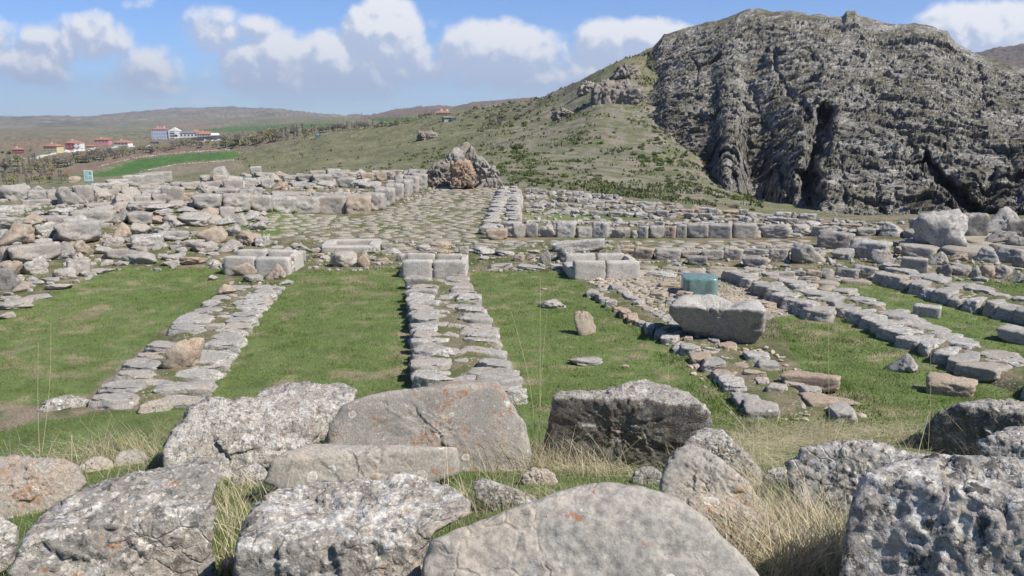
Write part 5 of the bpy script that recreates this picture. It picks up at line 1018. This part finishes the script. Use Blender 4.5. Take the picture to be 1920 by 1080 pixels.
def tree_proto(kind, seed, mat):
    rg = random.Random(seed); V = []; Fc = []
    def t(a, b, r0, r1):
        v, f = tube(a, b, r0, r1, 5); k = len(V); V.extend(v); Fc.extend([[i+k for i in q] for q in f])
    if kind == 'poplar':
        t((0, 0, -.05), (0, 0, .95), .018, .004)
        for _ in range(16): z = rg.uniform(.15, .8); a = rg.uniform(0, 6.3); t((0, 0, z), (.07*math.cos(a), .07*math.sin(a), z+.17), .006, .002)
        sf = lambda r, n: np.stack([r.normal(0, .05, n), r.normal(0, .05, n), r.uniform(.12, 1., n)], 1)
        cr = leaf_cloud(420, .028, seed, sf, 1.6)
    else:
        t((0, 0, -.05), (.02, 0, .35), .03, .02)
        for _ in range(9):
            a = rg.uniform(0, 6.3); e = (.26*math.cos(a), .26*math.sin(a), rg.uniform(.6, .9)); t((.02, 0, rg.uniform(.2, .38)), e, .015, .004)
            for _ in range(2): t(e, (e[0]*1.4+rg.uniform(-.1, .1), e[1]*1.4+rg.uniform(-.1, .1), e[2]+.1), .005, .002)
        def sf(r, n):
            c = clumpy(r, n, 12, 1.1, .34, .5); c[:, 2] = .25+c[:, 2]*.62; c[:, :2] *= .62; return c
        cr = leaf_cloud(900, .036, seed, sf, 1.5 if mat is not TW[2] else .9)
    return mesh_np('trunk', V, Fc, BARK, False), mesh_np('crown', cr[0], cr[1], mat, False)
TP = {k: [tree_proto(kd, 60+i*7+j, TW[m]) for i in range(2)] for j, (k, kd, m) in enumerate((('bare', 'round', 0), ('willow', 'round', 1), ('pine', 'round', 2), ('poplar', 'poplar', 3)))}
def tree(kind, x, y, hpx, label, group=None, wfac=1., rmin=90):
    g = spot(x, y, rmin); s = hpx*camdist(g)/F; tr, cr = random.choice(TP[kind]); t = empty({'bare': 'bare_tree', 'willow': 'willow_tree', 'pine': 'pine_tree', 'poplar': 'poplar_tree'}[kind], g, random.uniform(0, 6.3)); t.scale = (s*wfac, s*wfac, s)
    setp(t, label, 'tree', group); link('trunk', tr, parent=t); link('crown', cr, parent=t)
def tree_line(pts, n, h0, h1, kinds, label, group, seed, jy=3, wf=1.1, rmin=150):
    rg = random.Random(seed); L = np.concatenate([[0], np.cumsum([math.hypot(b[0]-a[0], b[1]-a[1]) for a, b in zip(pts, pts[1:])])])
    for i in range(n):
        s = (i+rg.random())/n*L[-1]; x = np.interp(s, L, [p[0] for p in pts]); y = np.interp(s, L, [p[1] for p in pts])+rg.uniform(-jy, jy)
        k = rg.choice(kinds); nm = {'bare': 'bare grey brown', 'willow': 'yellow green budding', 'pine': 'dark evergreen', 'poplar': 'slim pale poplar'}[k]
        tree(k, x, y, rg.uniform(h0, h1), f'{nm} tree {label}', f'{group}, {nm}', wf*rg.uniform(.85, 1.2), rmin)
tree_line([(-10, 322), (60, 318), (100, 322)], 22, 16, 30, ['bare', 'poplar', 'willow', 'poplar'], 'in the valley at the far left edge', 'valley edge trees', 1, 10)
tree_line([(-10, 345), (60, 345), (130, 340)], 16, 16, 30, ['poplar', 'willow', 'poplar'], 'just beyond the left ruins', 'trees just beyond the left ruins', 12, 6)
tree_line([(50, 318), (110, 312), (170, 302), (235, 292)], 26, 15, 24, ['bare', 'bare', 'willow'], 'in the stream belt beside the brown field', 'stream belt trees', 2, 4, 1.4)
tree_line([(235, 290), (300, 281), (350, 274)], 20, 9, 18, ['bare', 'bare', 'willow'], 'in the belt below the white hotel', 'belt trees below hotel', 3, 3, 1.5)
tree_line([(350, 272), (410, 275), (450, 272)], 12, 9, 15, ['bare', 'willow'], 'along the stone line above the green field', 'trees above green field', 4, 4, 1.4)
tree_line([(420, 275), (470, 272), (520, 262)], 18, 18, 32, ['willow', 'bare', 'poplar', 'willow'], 'in the tall grove at the head of the valley', 'valley head grove', 5, 4, 1.2)
tree_line([(515, 264), (560, 256), (600, 250)], 14, 14, 26, ['willow', 'bare', 'poplar'], 'left of the blue vehicle', 'trees by the blue vehicle', 6, 3, 1.3)
tree_line([(600, 250), (660, 243), (700, 240)], 20, 10, 19, ['bare', 'poplar', 'bare'], 'in the roadside row right of the blue vehicle', 'roadside row', 7, 2, 1.2)
tree_line([(700, 239), (740, 234), (772, 230)], 11, 7, 13, ['bare', 'willow'], 'at the right end of the roadside row', 'end of roadside row', 8, 2, 1.4)
tree_line([(785, 222), (815, 218)], 7, 8, 13, ['bare', 'poplar'], 'left of the hilltop house', 'trees by hilltop house', 9, 1, 1.1)
tree_line([(872, 218), (880, 212), (905, 205)], 6, 8, 13, ['bare'], 'on the rise right of the hilltop house', 'trees right of hilltop house', 10, 2, 1.3)
for x, y, h, k, lb in [(4, 290, 9, 'pine', 'dark evergreen tree at the far left edge beside the red house'), (18, 293, 13, 'pine', 'dark evergreen tree touching the left side of the red house'), (331, 259, 10, 'pine', 'dark round tree against the right end of the white hotel'), (345, 258, 8, 'pine', 'dark tree in front of the grey roof right of the hotel'), (353, 258, 9, 'pine', 'second dark tree in front of the grey roof right of the hotel'), (955, 196, 9, 'pine', 'dark tree on the near hill skyline'), (57, 285, 8, 'bare', 'single bare tree between the red and yellow houses')]: tree(k, x, y, h, lb, None, 1.3)

def hillside_scrub():
    rg = np.random.default_rng(77); n = 60000; r = np.exp(rg.uniform(np.log(88), np.log(420), n)); a = np.arctan((rg.uniform(430, 1440, n)-960)/F*cp); x = r*np.sin(a); y = r*np.cos(a)
    Pn = np.stack([x, y, x*0], 1); k = fbm(Pn/9, 4, 101)+.5*fbm(Pn/38, 3, 102); m = k > rg.uniform(.0, .42, n)+.33*smooth(.0, -.14, np.arctan2(x, y)); x, y, r = x[m], y[m], r[m]; n = len(x); print('scrub', n)
    z = height(x, y); s = rg.uniform(.12, .42, n)*np.clip(r/170, .7, 1.6); B = np.stack([x, y, z], 1); Vs = []
    for j in range(3):
        a = rg.uniform(0, math.pi, n); d = np.stack([np.cos(a), np.sin(a), a*0], 1)*s[:, None]*rg.uniform(.5, 1.1, (n, 1)); o = np.stack([rg.normal(0, .25, n)*s, rg.normal(0, .25, n)*s, a*0], 1); t = np.stack([rg.normal(0, .2, n)*s, rg.normal(0, .2, n)*s, s*rg.uniform(.7, 1.3, n)], 1)
        Vs.append(np.stack([B+o-d*.5, B+o+d*.5, B+o+d*.35+t, B+o-d*.35+t*.9], 1))
    V = np.stack(Vs, 1).reshape(-1, 3); Fq = (np.arange(n*3)*4)[:, None]+np.arange(4)[None, :]
    o = link('hillside_scrub', mesh_np('hillside_scrub', V, Fq, island_mat('scrub', [(.09, .12, .035), (.15, .16, .07), (.11, .14, .045), (.2, .18, .12)]), False)); setp(o, 'low scrub and tussocks covering the slope between the knoll and the crag', 'scrub', kind='stuff')
hillside_scrub()
# ------------------------------------------------------------------ village
def box_mesh(name, x0, x1, y0, y1, z0, z1, mat, parent):
    V = [(x, y, z) for z in (z0, z1) for y in (y0, y1) for x in (x0, x1)]
    return link(name, mesh_np(name, V, [[0, 2, 3, 1], [4, 5, 7, 6], [0, 1, 5, 4], [2, 6, 7, 3], [0, 4, 6, 2], [1, 3, 7, 5]], mat), parent=parent)
def hip_roof(name, w, d, z, h, mat, parent, gable=False, ov=.6, x=0, y=0):
    a, b = w/2+ov, d/2+ov; rl = a if gable else max(a-b, .3)
    V = [(x-a, y-b, z), (x+a, y-b, z), (x+a, y+b, z), (x-a, y+b, z), (x-rl, y, z+h), (x+rl, y, z+h), (x-a, y-b, z-.25), (x+a, y-b, z-.25), (x+a, y+b, z-.25), (x-a, y+b, z-.25)]
    return link(name, mesh_np(name, V, [[0, 1, 5, 4], [1, 2, 5], [2, 3, 4, 5], [3, 0, 4], [6, 9, 8, 7], [0, 6, 7, 1], [1, 7, 8, 2], [2, 8, 9, 3], [3, 9, 6, 0]], mat), parent=parent)
RED = simple('roof_tiles', (.36, .17, .11), .8, .25, 1.5); WHT = simple('white_render', (.68, .66, .62), .8, .05); GLS = simple('window_glass_dark', (.05, .06, .08), .2, .1)
CREAM = simple('cream_render', (.5, .43, .24), .85, .08); DRED = simple('dark_red_render', (.27, .06, .06), .85, .1); PINK = simple('pink_render', (.5, .22, .23), .85, .1); WHT_SHADE = simple('white_render_shade', (.33, .37, .48), .85, .08); GREYR = simple('grey_roof', (.17, .17, .18), .8, .1); STONE = simple('village_stone', (.36, .33, .28), .9, .2, 2.); CONC = simple('pale_concrete', (.55, .53, .49), .9, .1)  # blue grey of the hotel front is white render with shade painted in
def house(name, px, py, wpx, hpx, dpx, yaw, wall, roof, label, floors=2, nwin=4, roofh=.3, gable=False, side=None, chim=1, rmin=300, cat='house'):
    g = spot(px, py, rmin); m = camdist(g)/F; W, H, D = wpx*m, hpx*m, dpx*m; t = empty(name, (g[0], g[1]+D/2, g[2]-.5), yaw); setp(t, label, cat)
    hw = H*(1-roofh)+.5; box_mesh('wall', -W/2, W/2, -D/2, D/2, -3, hw, wall, t)
    if side: box_mesh('wing', W*.08, W/2+.3, -D/2-.4, D/2-.1, -3, hw-.15, side, t)
    r = hip_roof('roof', W, D, hw+.02, H*roofh, roof, t, gable)
    for i in range(chim): c = box_mesh('chimney', -W*.2+i*W*.4, -W*.2+i*W*.4+.9, .3, 1.2, hw+.1, hw+H*roofh+.7, WHT, None); c.parent = r
    fh = (hw-.5)/floors
    for f in range(floors):
        for i in range(nwin):
            x = -W/2+(i+.5)*W/nwin; ww = W/nwin*.26; z = .5+f*fh+fh*.35; yf = -D/2-(.43 if side and x > W*.08 else .03)
            fr = box_mesh('window', x-ww, x+ww, yf-.06, yf, z, z+fh*.42, WHT if wall is not WHT else CONC, t); box_mesh('pane', x-ww+.15, x+ww-.15, yf-.1, yf-.062, z+.15, z+fh*.42-.15, GLS, None).parent = fr
    return t
house('house', 31, 288, 17, 11, 13, .15, DRED, RED, 'small dark red house with red roof at the far left of the village', 1, 3)
house('house', 96, 285, 28, 15, 20, -.15, CREAM, RED, 'yellow two storey house with orange hipped roof in the village')
house('house', 136, 279, 27, 15, 20, .1, DRED, RED, 'red and white house with orange roof right of the yellow one', side=WHT)
house('house', 190, 270, 26, 11, 18, .05, PINK, RED, 'pink and red house with orange roof behind the village road', 1, 4)
house('house', 228, 273, 27, 10, 18, -.1, WHT, RED, 'low white house with broad orange roof below the hillside', 1, 4, .45)
house('shed', 169, 278, 14, 6, 8, .1, CONC, RED, 'tiny shed with reddish roof beside the village road', 1, 1, .4, chim=0, cat='shed')
house('shed', 289, 270, 13, 5, 7, .2, simple('brown_boards', (.14, .08, .05)), GREYR, 'brown open shed below the white hotel', 1, 1, .3, chim=0, cat='shed')
h = house('hotel', 297, 260, 30, 22, 28, .25, WHT_SHADE, RED, 'large white hotel with orange roof and shaded blue grey front', 3, 7, .22, chim=2, cat='hotel')
def hotel_wing():
    g = spot(317, 261, 300); m = camdist(g)/F; t = h; W, D, H = 21*m, 26*m, 21*m; x0 = 15*m
    box_mesh('gable_wing', x0, x0+W, -D*.62, D*.3, -3, H*.68, WHT, t); V = [(x0-.8, -D*.64, H*.68), (x0+W+.8, -D*.64, H*.68), (x0+W/2, -D*.64, H), (x0-.8, D*.32, H*.68), (x0+W+.8, D*.32, H*.68), (x0+W/2, D*.32, H)]
    link('gable_roof', mesh_np('gable_roof', V, [[0, 1, 2], [3, 5, 4], [0, 2, 5, 3], [1, 4, 5, 2], [0, 3, 4, 1]], WHT), parent=t)
    for z in (.12, .33, .54): b = box_mesh('balcony', x0+1.5, x0+W*.55, -D*.62-.9, -D*.62-.02, H*z, H*z+.9, CONC, t)
    for z in (.2, .41, .6): link_ = box_mesh('window', x0+2, x0+W*.5, -D*.62-.12, -D*.62-.01, H*z, H*z+1.6, GLS, t)
hotel_wing()
house('annex', 352, 259, 32, 14, 20, .2, CONC, GREYR, 'long low annex with grey roof beside the hotel', 1, 5, .35, chim=0, cat='building')
house('annex', 366, 256, 15, 13, 12, .2, WHT, RED, 'small annex with steep orange roof behind the long low buildings', 1, 2, .4, chim=0, cat='building')
house('annex', 383, 259, 28, 12, 14, .2, STONE, RED, 'long building with orange roof right of the hotel', 1, 6, .4, chim=1, cat='building')
house('annex', 402, 260, 12, 10, 12, .2, WHT, WHT, 'little white gabled building at the right end of the hotel grounds', 1, 2, .35, True, chim=0, cat='building')
def wall_line(pts, hpx, mat, label, name='garden_wall', rmin=300, th=.4):
    P = [spot(x, y, rmin) for x, y in pts]; o = P[0]; t = []; V = []; Fc = []
    for i, p in enumerate(P):
        m = camdist(p)/F; h_ = hpx*m; V += [(p[0]-o[0], p[1]-o[1], p[2]-o[2]-1), (p[0]-o[0], p[1]-o[1]+th, p[2]-o[2]-1), (p[0]-o[0], p[1]-o[1]+th, p[2]-o[2]+h_), (p[0]-o[0], p[1]-o[1], p[2]-o[2]+h_)]
    for i in range(len(P)-1):
        for j in range(4): a = i*4+j; b = i*4+(j+1) % 4; Fc.append([a, b, b+4, a+4])
    Fc += [[0, 3, 2, 1], [len(V)-4, len(V)-3, len(V)-2, len(V)-1]]
    setp(link(name, mesh_np(name, V, Fc, mat), o), label, 'wall')
wall_line([(335, 264), (360, 264), (392, 262), (425, 260)], 5, STONE, 'long stone garden wall in front of the hotel annexes')
wall_line([(410, 258), (428, 258)], 3, WHT, 'short white wall at the right end of the hotel grounds')
house('farmhouse', 831, 217, 27, 9, 14, .0, WHT, RED, 'white farmhouse with orange tiled roof on the hilltop', 1, 6, .4, chim=2, rmin=300)
house('stone_hut', 838, 228, 17, 9, 12, .5, STONE, STONE, 'square grey stone hut below the hilltop farmhouse', 1, 1, .06, chim=0, rmin=200, cat='hut')
wall_line([(845, 226), (856, 225)], 5, CONC, 'pale wall adjoining the stone hut', rmin=200)
def strip(name, pts, w, mat, rmin=150):
    P = [spot(x, y, rmin)+np.array([0, 0, .25]) for x, y in pts]; V = []; 
    n = 14; Q = [P[i]*(1-k/n)+P[i+1]*(k/n) for i in range(len(P)-1) for k in range(n)]+[P[-1]]
    for i, q in enumerate(Q):
        a = Q[max(i-1, 0)]; b = Q[min(i+1, len(Q)-1)]; d = b-a; nrm = np.array([-d[1], d[0]]); nrm /= np.hypot(*nrm)
        for s in (-1, 0, 1): x, y = q[0]+nrm[0]*w*s/2, q[1]+nrm[1]*w*s/2; V.append((x, y, gz(x, y)+.35))
    m = 3; Fc = [[i*m+j, i*m+j+1, (i+1)*m+j+1, (i+1)*m+j] for i in range(len(Q)-1) for j in range(2)]
    setp(link(name, mesh_np(name, V, Fc, mat)), kind='structure')
strip('road', [(45, 300), (80, 291), (110, 286), (140, 282), (170, 279), (215, 277), (280, 273)], 7, CONC)
strip('road', [(330, 271), (370, 267), (400, 263), (420, 262)], 6, CONC)
def pole(px, py, hpx, label, rmin=200):
    g = spot(px, py, rmin); m = camdist(g)/F; H = hpx*m; t = empty('utility_pole', g); setp(t, label, 'utility pole'); MT = simple('pole_metal', (.2, .2, .2)); r = max(.16, .35*m)
    v, f = tube((0, 0, -1), (0, 0, H), r, r*.6, 8); link('post', mesh_np('post', v, f, MT), parent=t)
    for z in (.9, .8): v, f = tube((-1.3, 0, H*z), (1.3, 0, H*z), r*.5, r*.5, 6); link('crossarm', mesh_np('crossarm', v, f, MT), parent=t)
pole(678, 226, 15, 'thin pole on the skyline left of the brown hill'); pole(232, 289, 18, 'utility pole in front of the low white house'); pole(254, 281, 12, 'utility pole below the hotel beside the trees')
def car():
    g = spot(596, 256, 150); m = camdist(g)/F; L = 12*m; t = empty('parked_car', g, .1); setp(t, 'small blue vehicle parked beside the trees on the slope', 'car'); BL = simple('blue_paint', (.04, .2, .42), .35, .05)
    V = []; prof = [(-.5, .18), (-.5, .42), (-.42, .5), (-.25, .53), (-.14, .78), (.2, .8), (.34, .55), (.47, .5), (.5, .4), (.5, .18)]; n = len(prof)
    for s in (-1, 1): V += [(x*L, s*L*.2, z*L*.45) for x, z in prof]
    link('body', mesh_np('body', V, [list(range(n)), list(range(2*n-1, n-1, -1))]+[[(i+1) % n, i, n+i, n+(i+1) % n] for i in range(n)], BL), parent=t)
    box_mesh('windscreen', -.14*L, .2*L, -.205*L, .205*L, .26*L, .335*L, WHT, t)
    for x in (-.32, .32):
        for s in (-1, 1): v, f = tube((x*L, s*.21*L-.03*L, .08*L), (x*L, s*.21*L+.03*L, .08*L), .085*L, .085*L, 12); link('wheel', mesh_np('wheel', v, f+[list(range(12))[::-1], list(range(12, 24))], GLS), parent=t)
car()
# ------------------------------------------------------------------ information board among the left ruins
def board():
    g = onplane(168, 362, .4); m = camdist(g)/F; t = empty('information_board', g, .12); setp(t, 'pale blue green information board on a post among the left ruins', 'sign')
    W, H = 15*m, 20*m; z0 = 22*m; PB = simple('board_face', (.42, .56, .53), .5, .04); FR = simple('board_frame', (.5, .55, .52), .5, .04); MK = simple('board_print', (.16, .27, .27), .6, .1)
    box_mesh('panel', -W/2, W/2, 0, .03, z0, z0+H, PB, t); fr = box_mesh('frame', -W/2-.015, W/2+.015, .032, .06, z0-.02, z0+H+.02, FR, t)
    for x in (-W*.3, W*.3): v, f = tube((x, .08, -.5), (x, .08, z0+H*.8), .022, .022, 8); link('post', mesh_np('post', v, f, FR), parent=t)
    rg = random.Random(2)
    for k in range(7): y = z0+H*(.88-.11*k); box_mesh('print', -W*.4, -W*.4+W*rg.uniform(.25, .42), -.004, -.001, y-.008, y+.008, MK, t)
    v = [(W*.24+.07*math.cos(a*.5236), -.003, z0+H*.32+.07*math.sin(a*.5236)) for a in range(12)]+[(W*.24+.045*math.cos(a*.5236), -.003, z0+H*.32+.045*math.sin(a*.5236)) for a in range(12)]
    link('emblem', mesh_np('emblem', v, [[a, (a+1) % 12, 12+(a+1) % 12, 12+a] for a in range(12)], MK), parent=t); box_mesh('print', W*.12, W*.38, -.004, -.001, z0+H*.6, z0+H*.86, MK, t)
board()
# ------------------------------------------------------------------ dry thistles and tall stalks on the bank
TH = simple('dry_thistle_stem', (.30, .25, .19), .95, .3, 30)
def stalks(name, label, cat, segs, heads=(), mat=TH, headmat=None):
    """segs: list of polylines in world coordinates with radii"""
    o = segs[0][0][0]; t = empty(name, o); setp(t, label, cat); 
    for pl, r0, r1 in segs:
        V = []; Fc = []; n = len(pl)
        for i in range(n-1):
            a = np.array(pl[i])-o; b = np.array(pl[i+1])-o; v, f = tube(a, b, r0+(r1-r0)*i/(n-1), r0+(r1-r0)*(i+1)/(n-1), 6); k = len(V); V += v; Fc += [[q+k for q in ff] for ff in f]
        link('stem', mesh_np('stem', V, Fc, mat), parent=t)
    rg = np.random.default_rng(len(segs)*7+len(heads))
    for c, s in heads:
        V = []; Fc = []
        for d in sphere_dirs(26, rg):
            a = np.cross(d, [0.3, .2, .9]); a /= np.linalg.norm(a); L = s*rg.uniform(.7, 1.4); k = len(V); V += [tuple(np.array(c)-o+a*s*.12), tuple(np.array(c)-o-a*s*.12), tuple(np.array(c)-o+d*L)]; Fc.append([k, k+1, k+2])
        link('seed_head', mesh_np('seed_head', V, Fc, headmat or mat), parent=t)
def at(px, py, D):
    v = ray(px, py); return np.array([0, 0, CAMH])+v*D
def thistle(px, py, joints, label, hd=.022, D=None):
    g = spot(px, py, 2.2); D = camdist(g) if D is None else D; segs = []; heads = []
    for pl in joints:
        P = [at(x, y, D) for x, y in pl]; segs.append((P, .0045, .002)); heads.append((P[-1], hd)); 
        if len(P) > 2: heads.append((P[1]+np.array([.01, 0, .02]), hd*.7))
    segs[0][0][0] = g-np.array([0, 0, .05]); segs = [(p, a, b) for p, a, b in segs]
    stalks('dry_thistle', label, 'thistle', segs, heads)
thistle(150, 905, [[(150, 905), (155, 860), (168, 800), (182, 760), (188, 725)], [(155, 870), (190, 840), (212, 808), (230, 780)], [(160, 850), (175, 815), (150, 788)], [(165, 835), (205, 825), (240, 810)], [(200, 828), (215, 790), (205, 770)]], 'branching dry thistle left of the pale sloping boulder')
thistle(30, 925, [[(30, 925), (20, 870), (18, 820), (25, 790)], [(20, 860), (38, 830), (30, 800)], [(20, 880), (2, 840)]], 'spiky dry thistle at the left edge of the frame')
for px, py, tx, ty, D, lb, bend in [(78, 850, 95, 608, None, 'taller of two bleached grass stems at the far left', 6), (74, 852, 72, 644, None, 'shorter of two bleached grass stems at the far left', -2), (1012, 870, 1013, 520, None, 'tall thin green stem rising in front of the third lawn', 0), (1005, 860, 958, 585, None, 'curved straw stem leaning left over the third lawn', 12), (1010, 850, 1026, 582, None, 'straw stem rising beside the tall green one', -3), (1252, 800, 1254, 640, None, 'thin stem standing above the black-faced block', 0),
                                   (1555, 850, 1553, 585, None, 'long thin stem standing in front of the right-hand low wall', 0), (1440, 860, 1270, 665, None, 'long straw stem slanting left above the broken wall', 10), (1740, 850, 1745, 640, None, 'thin stem rising over the fourth lawn at right', 2), (1850, 860, 1760, 760, None, 'slanting straw near the dark shaded rock', 2), (1700, 930, 1742, 772, 4.3, 'bent golden straw crossing the white rock', 0), (1830, 850, 1740, 745, None, 'second slanting straw near the dark shaded rock', -3)]:
    g = spot(px, py, 2.2); D = camdist(g) if D is None else D; P = [at(px+(tx-px)*t+bend*math.sin(t*3.1), py+(ty-py)*t, D) for t in np.linspace(0, 1, 7)]; P[0] = P[0]-np.array([0, 0, .03])
    stalks('grass_stem', lb, 'grass stem', [(P, .0032, .0016)], [(P[-1], .012)], simple('straw_stem', (.52, .45, .29), .9, .2, 20) if 'straw_stem' not in bpy.data.materials else bpy.data.materials['straw_stem'])
# small outcrops thinning out to the left of the great crag
for ol, by, lb, sd_ in [([(1112, 197), (1113, 172), (1120, 158), (1138, 150), (1150, 158), (1156, 176), (1150, 196)], (1132, 196), 'craggy grey outcrop on the shoulder left of the great crag', 41), ([(1150, 196), (1152, 170), (1160, 152), (1178, 150), (1196, 166), (1204, 184), (1186, 198)], (1176, 196), 'jagged outcrop joining the left end of the great crag', 42),
        ([(1084, 176), (1090, 162), (1104, 152), (1118, 160), (1120, 176)], (1102, 176), 'small jagged outcrop higher on the ridge left of the great crag', 43), ([(1150, 146), (1160, 128), (1176, 120), (1192, 126), (1198, 148)], (1174, 148), 'broken ledge of rock near the top of the left ridge', 44),
        ([(1034, 222), (1042, 210), (1056, 204), (1070, 210), (1072, 222)], (1054, 222), 'low rubbly outcrop on the grassy shoulder', 45), ([(782, 262), (788, 250), (804, 246), (816, 252), (818, 264)], (800, 262), 'grey rock pile on the slope above the temple wall', 46)]:
    hero('rock_outcrop', ol, by, lb, HKD if sd_ != 43 else HK, by[1]-.6*(by[1]-min(p[1] for p in ol)), 15, 5, sd_, amp=.12, rough=1., k=30, sub=5, cat='rock outcrop', group='small outcrops on the slope')
# ------------------------------------------------------------------ air
def haze():
    V = [(x, y, z) for z in (-320., 420.) for y in (-400., 12500.) for x in (-14000., 14000.)]
    N = NT('air'); N.t.nodes.remove(N.b); pv = N.n('ShaderNodeVolumePrincipled'); N.l(pv.outputs[0], N.out.inputs['Volume']); pv.inputs['Color'].default_value = (.80, .88, 1, 1); pv.inputs['Density'].default_value = HAZE; pv.inputs['Anisotropy'].default_value = .2
    setp(link('haze', mesh_np('haze', V, [[0, 2, 3, 1], [4, 5, 7, 6], [0, 1, 5, 4], [2, 6, 7, 3], [0, 4, 6, 2], [1, 3, 7, 5]], N.m)), kind='stuff')
HAZE = 9e-5
if HAZE: haze()
print('objects', len(bpy.data.objects))
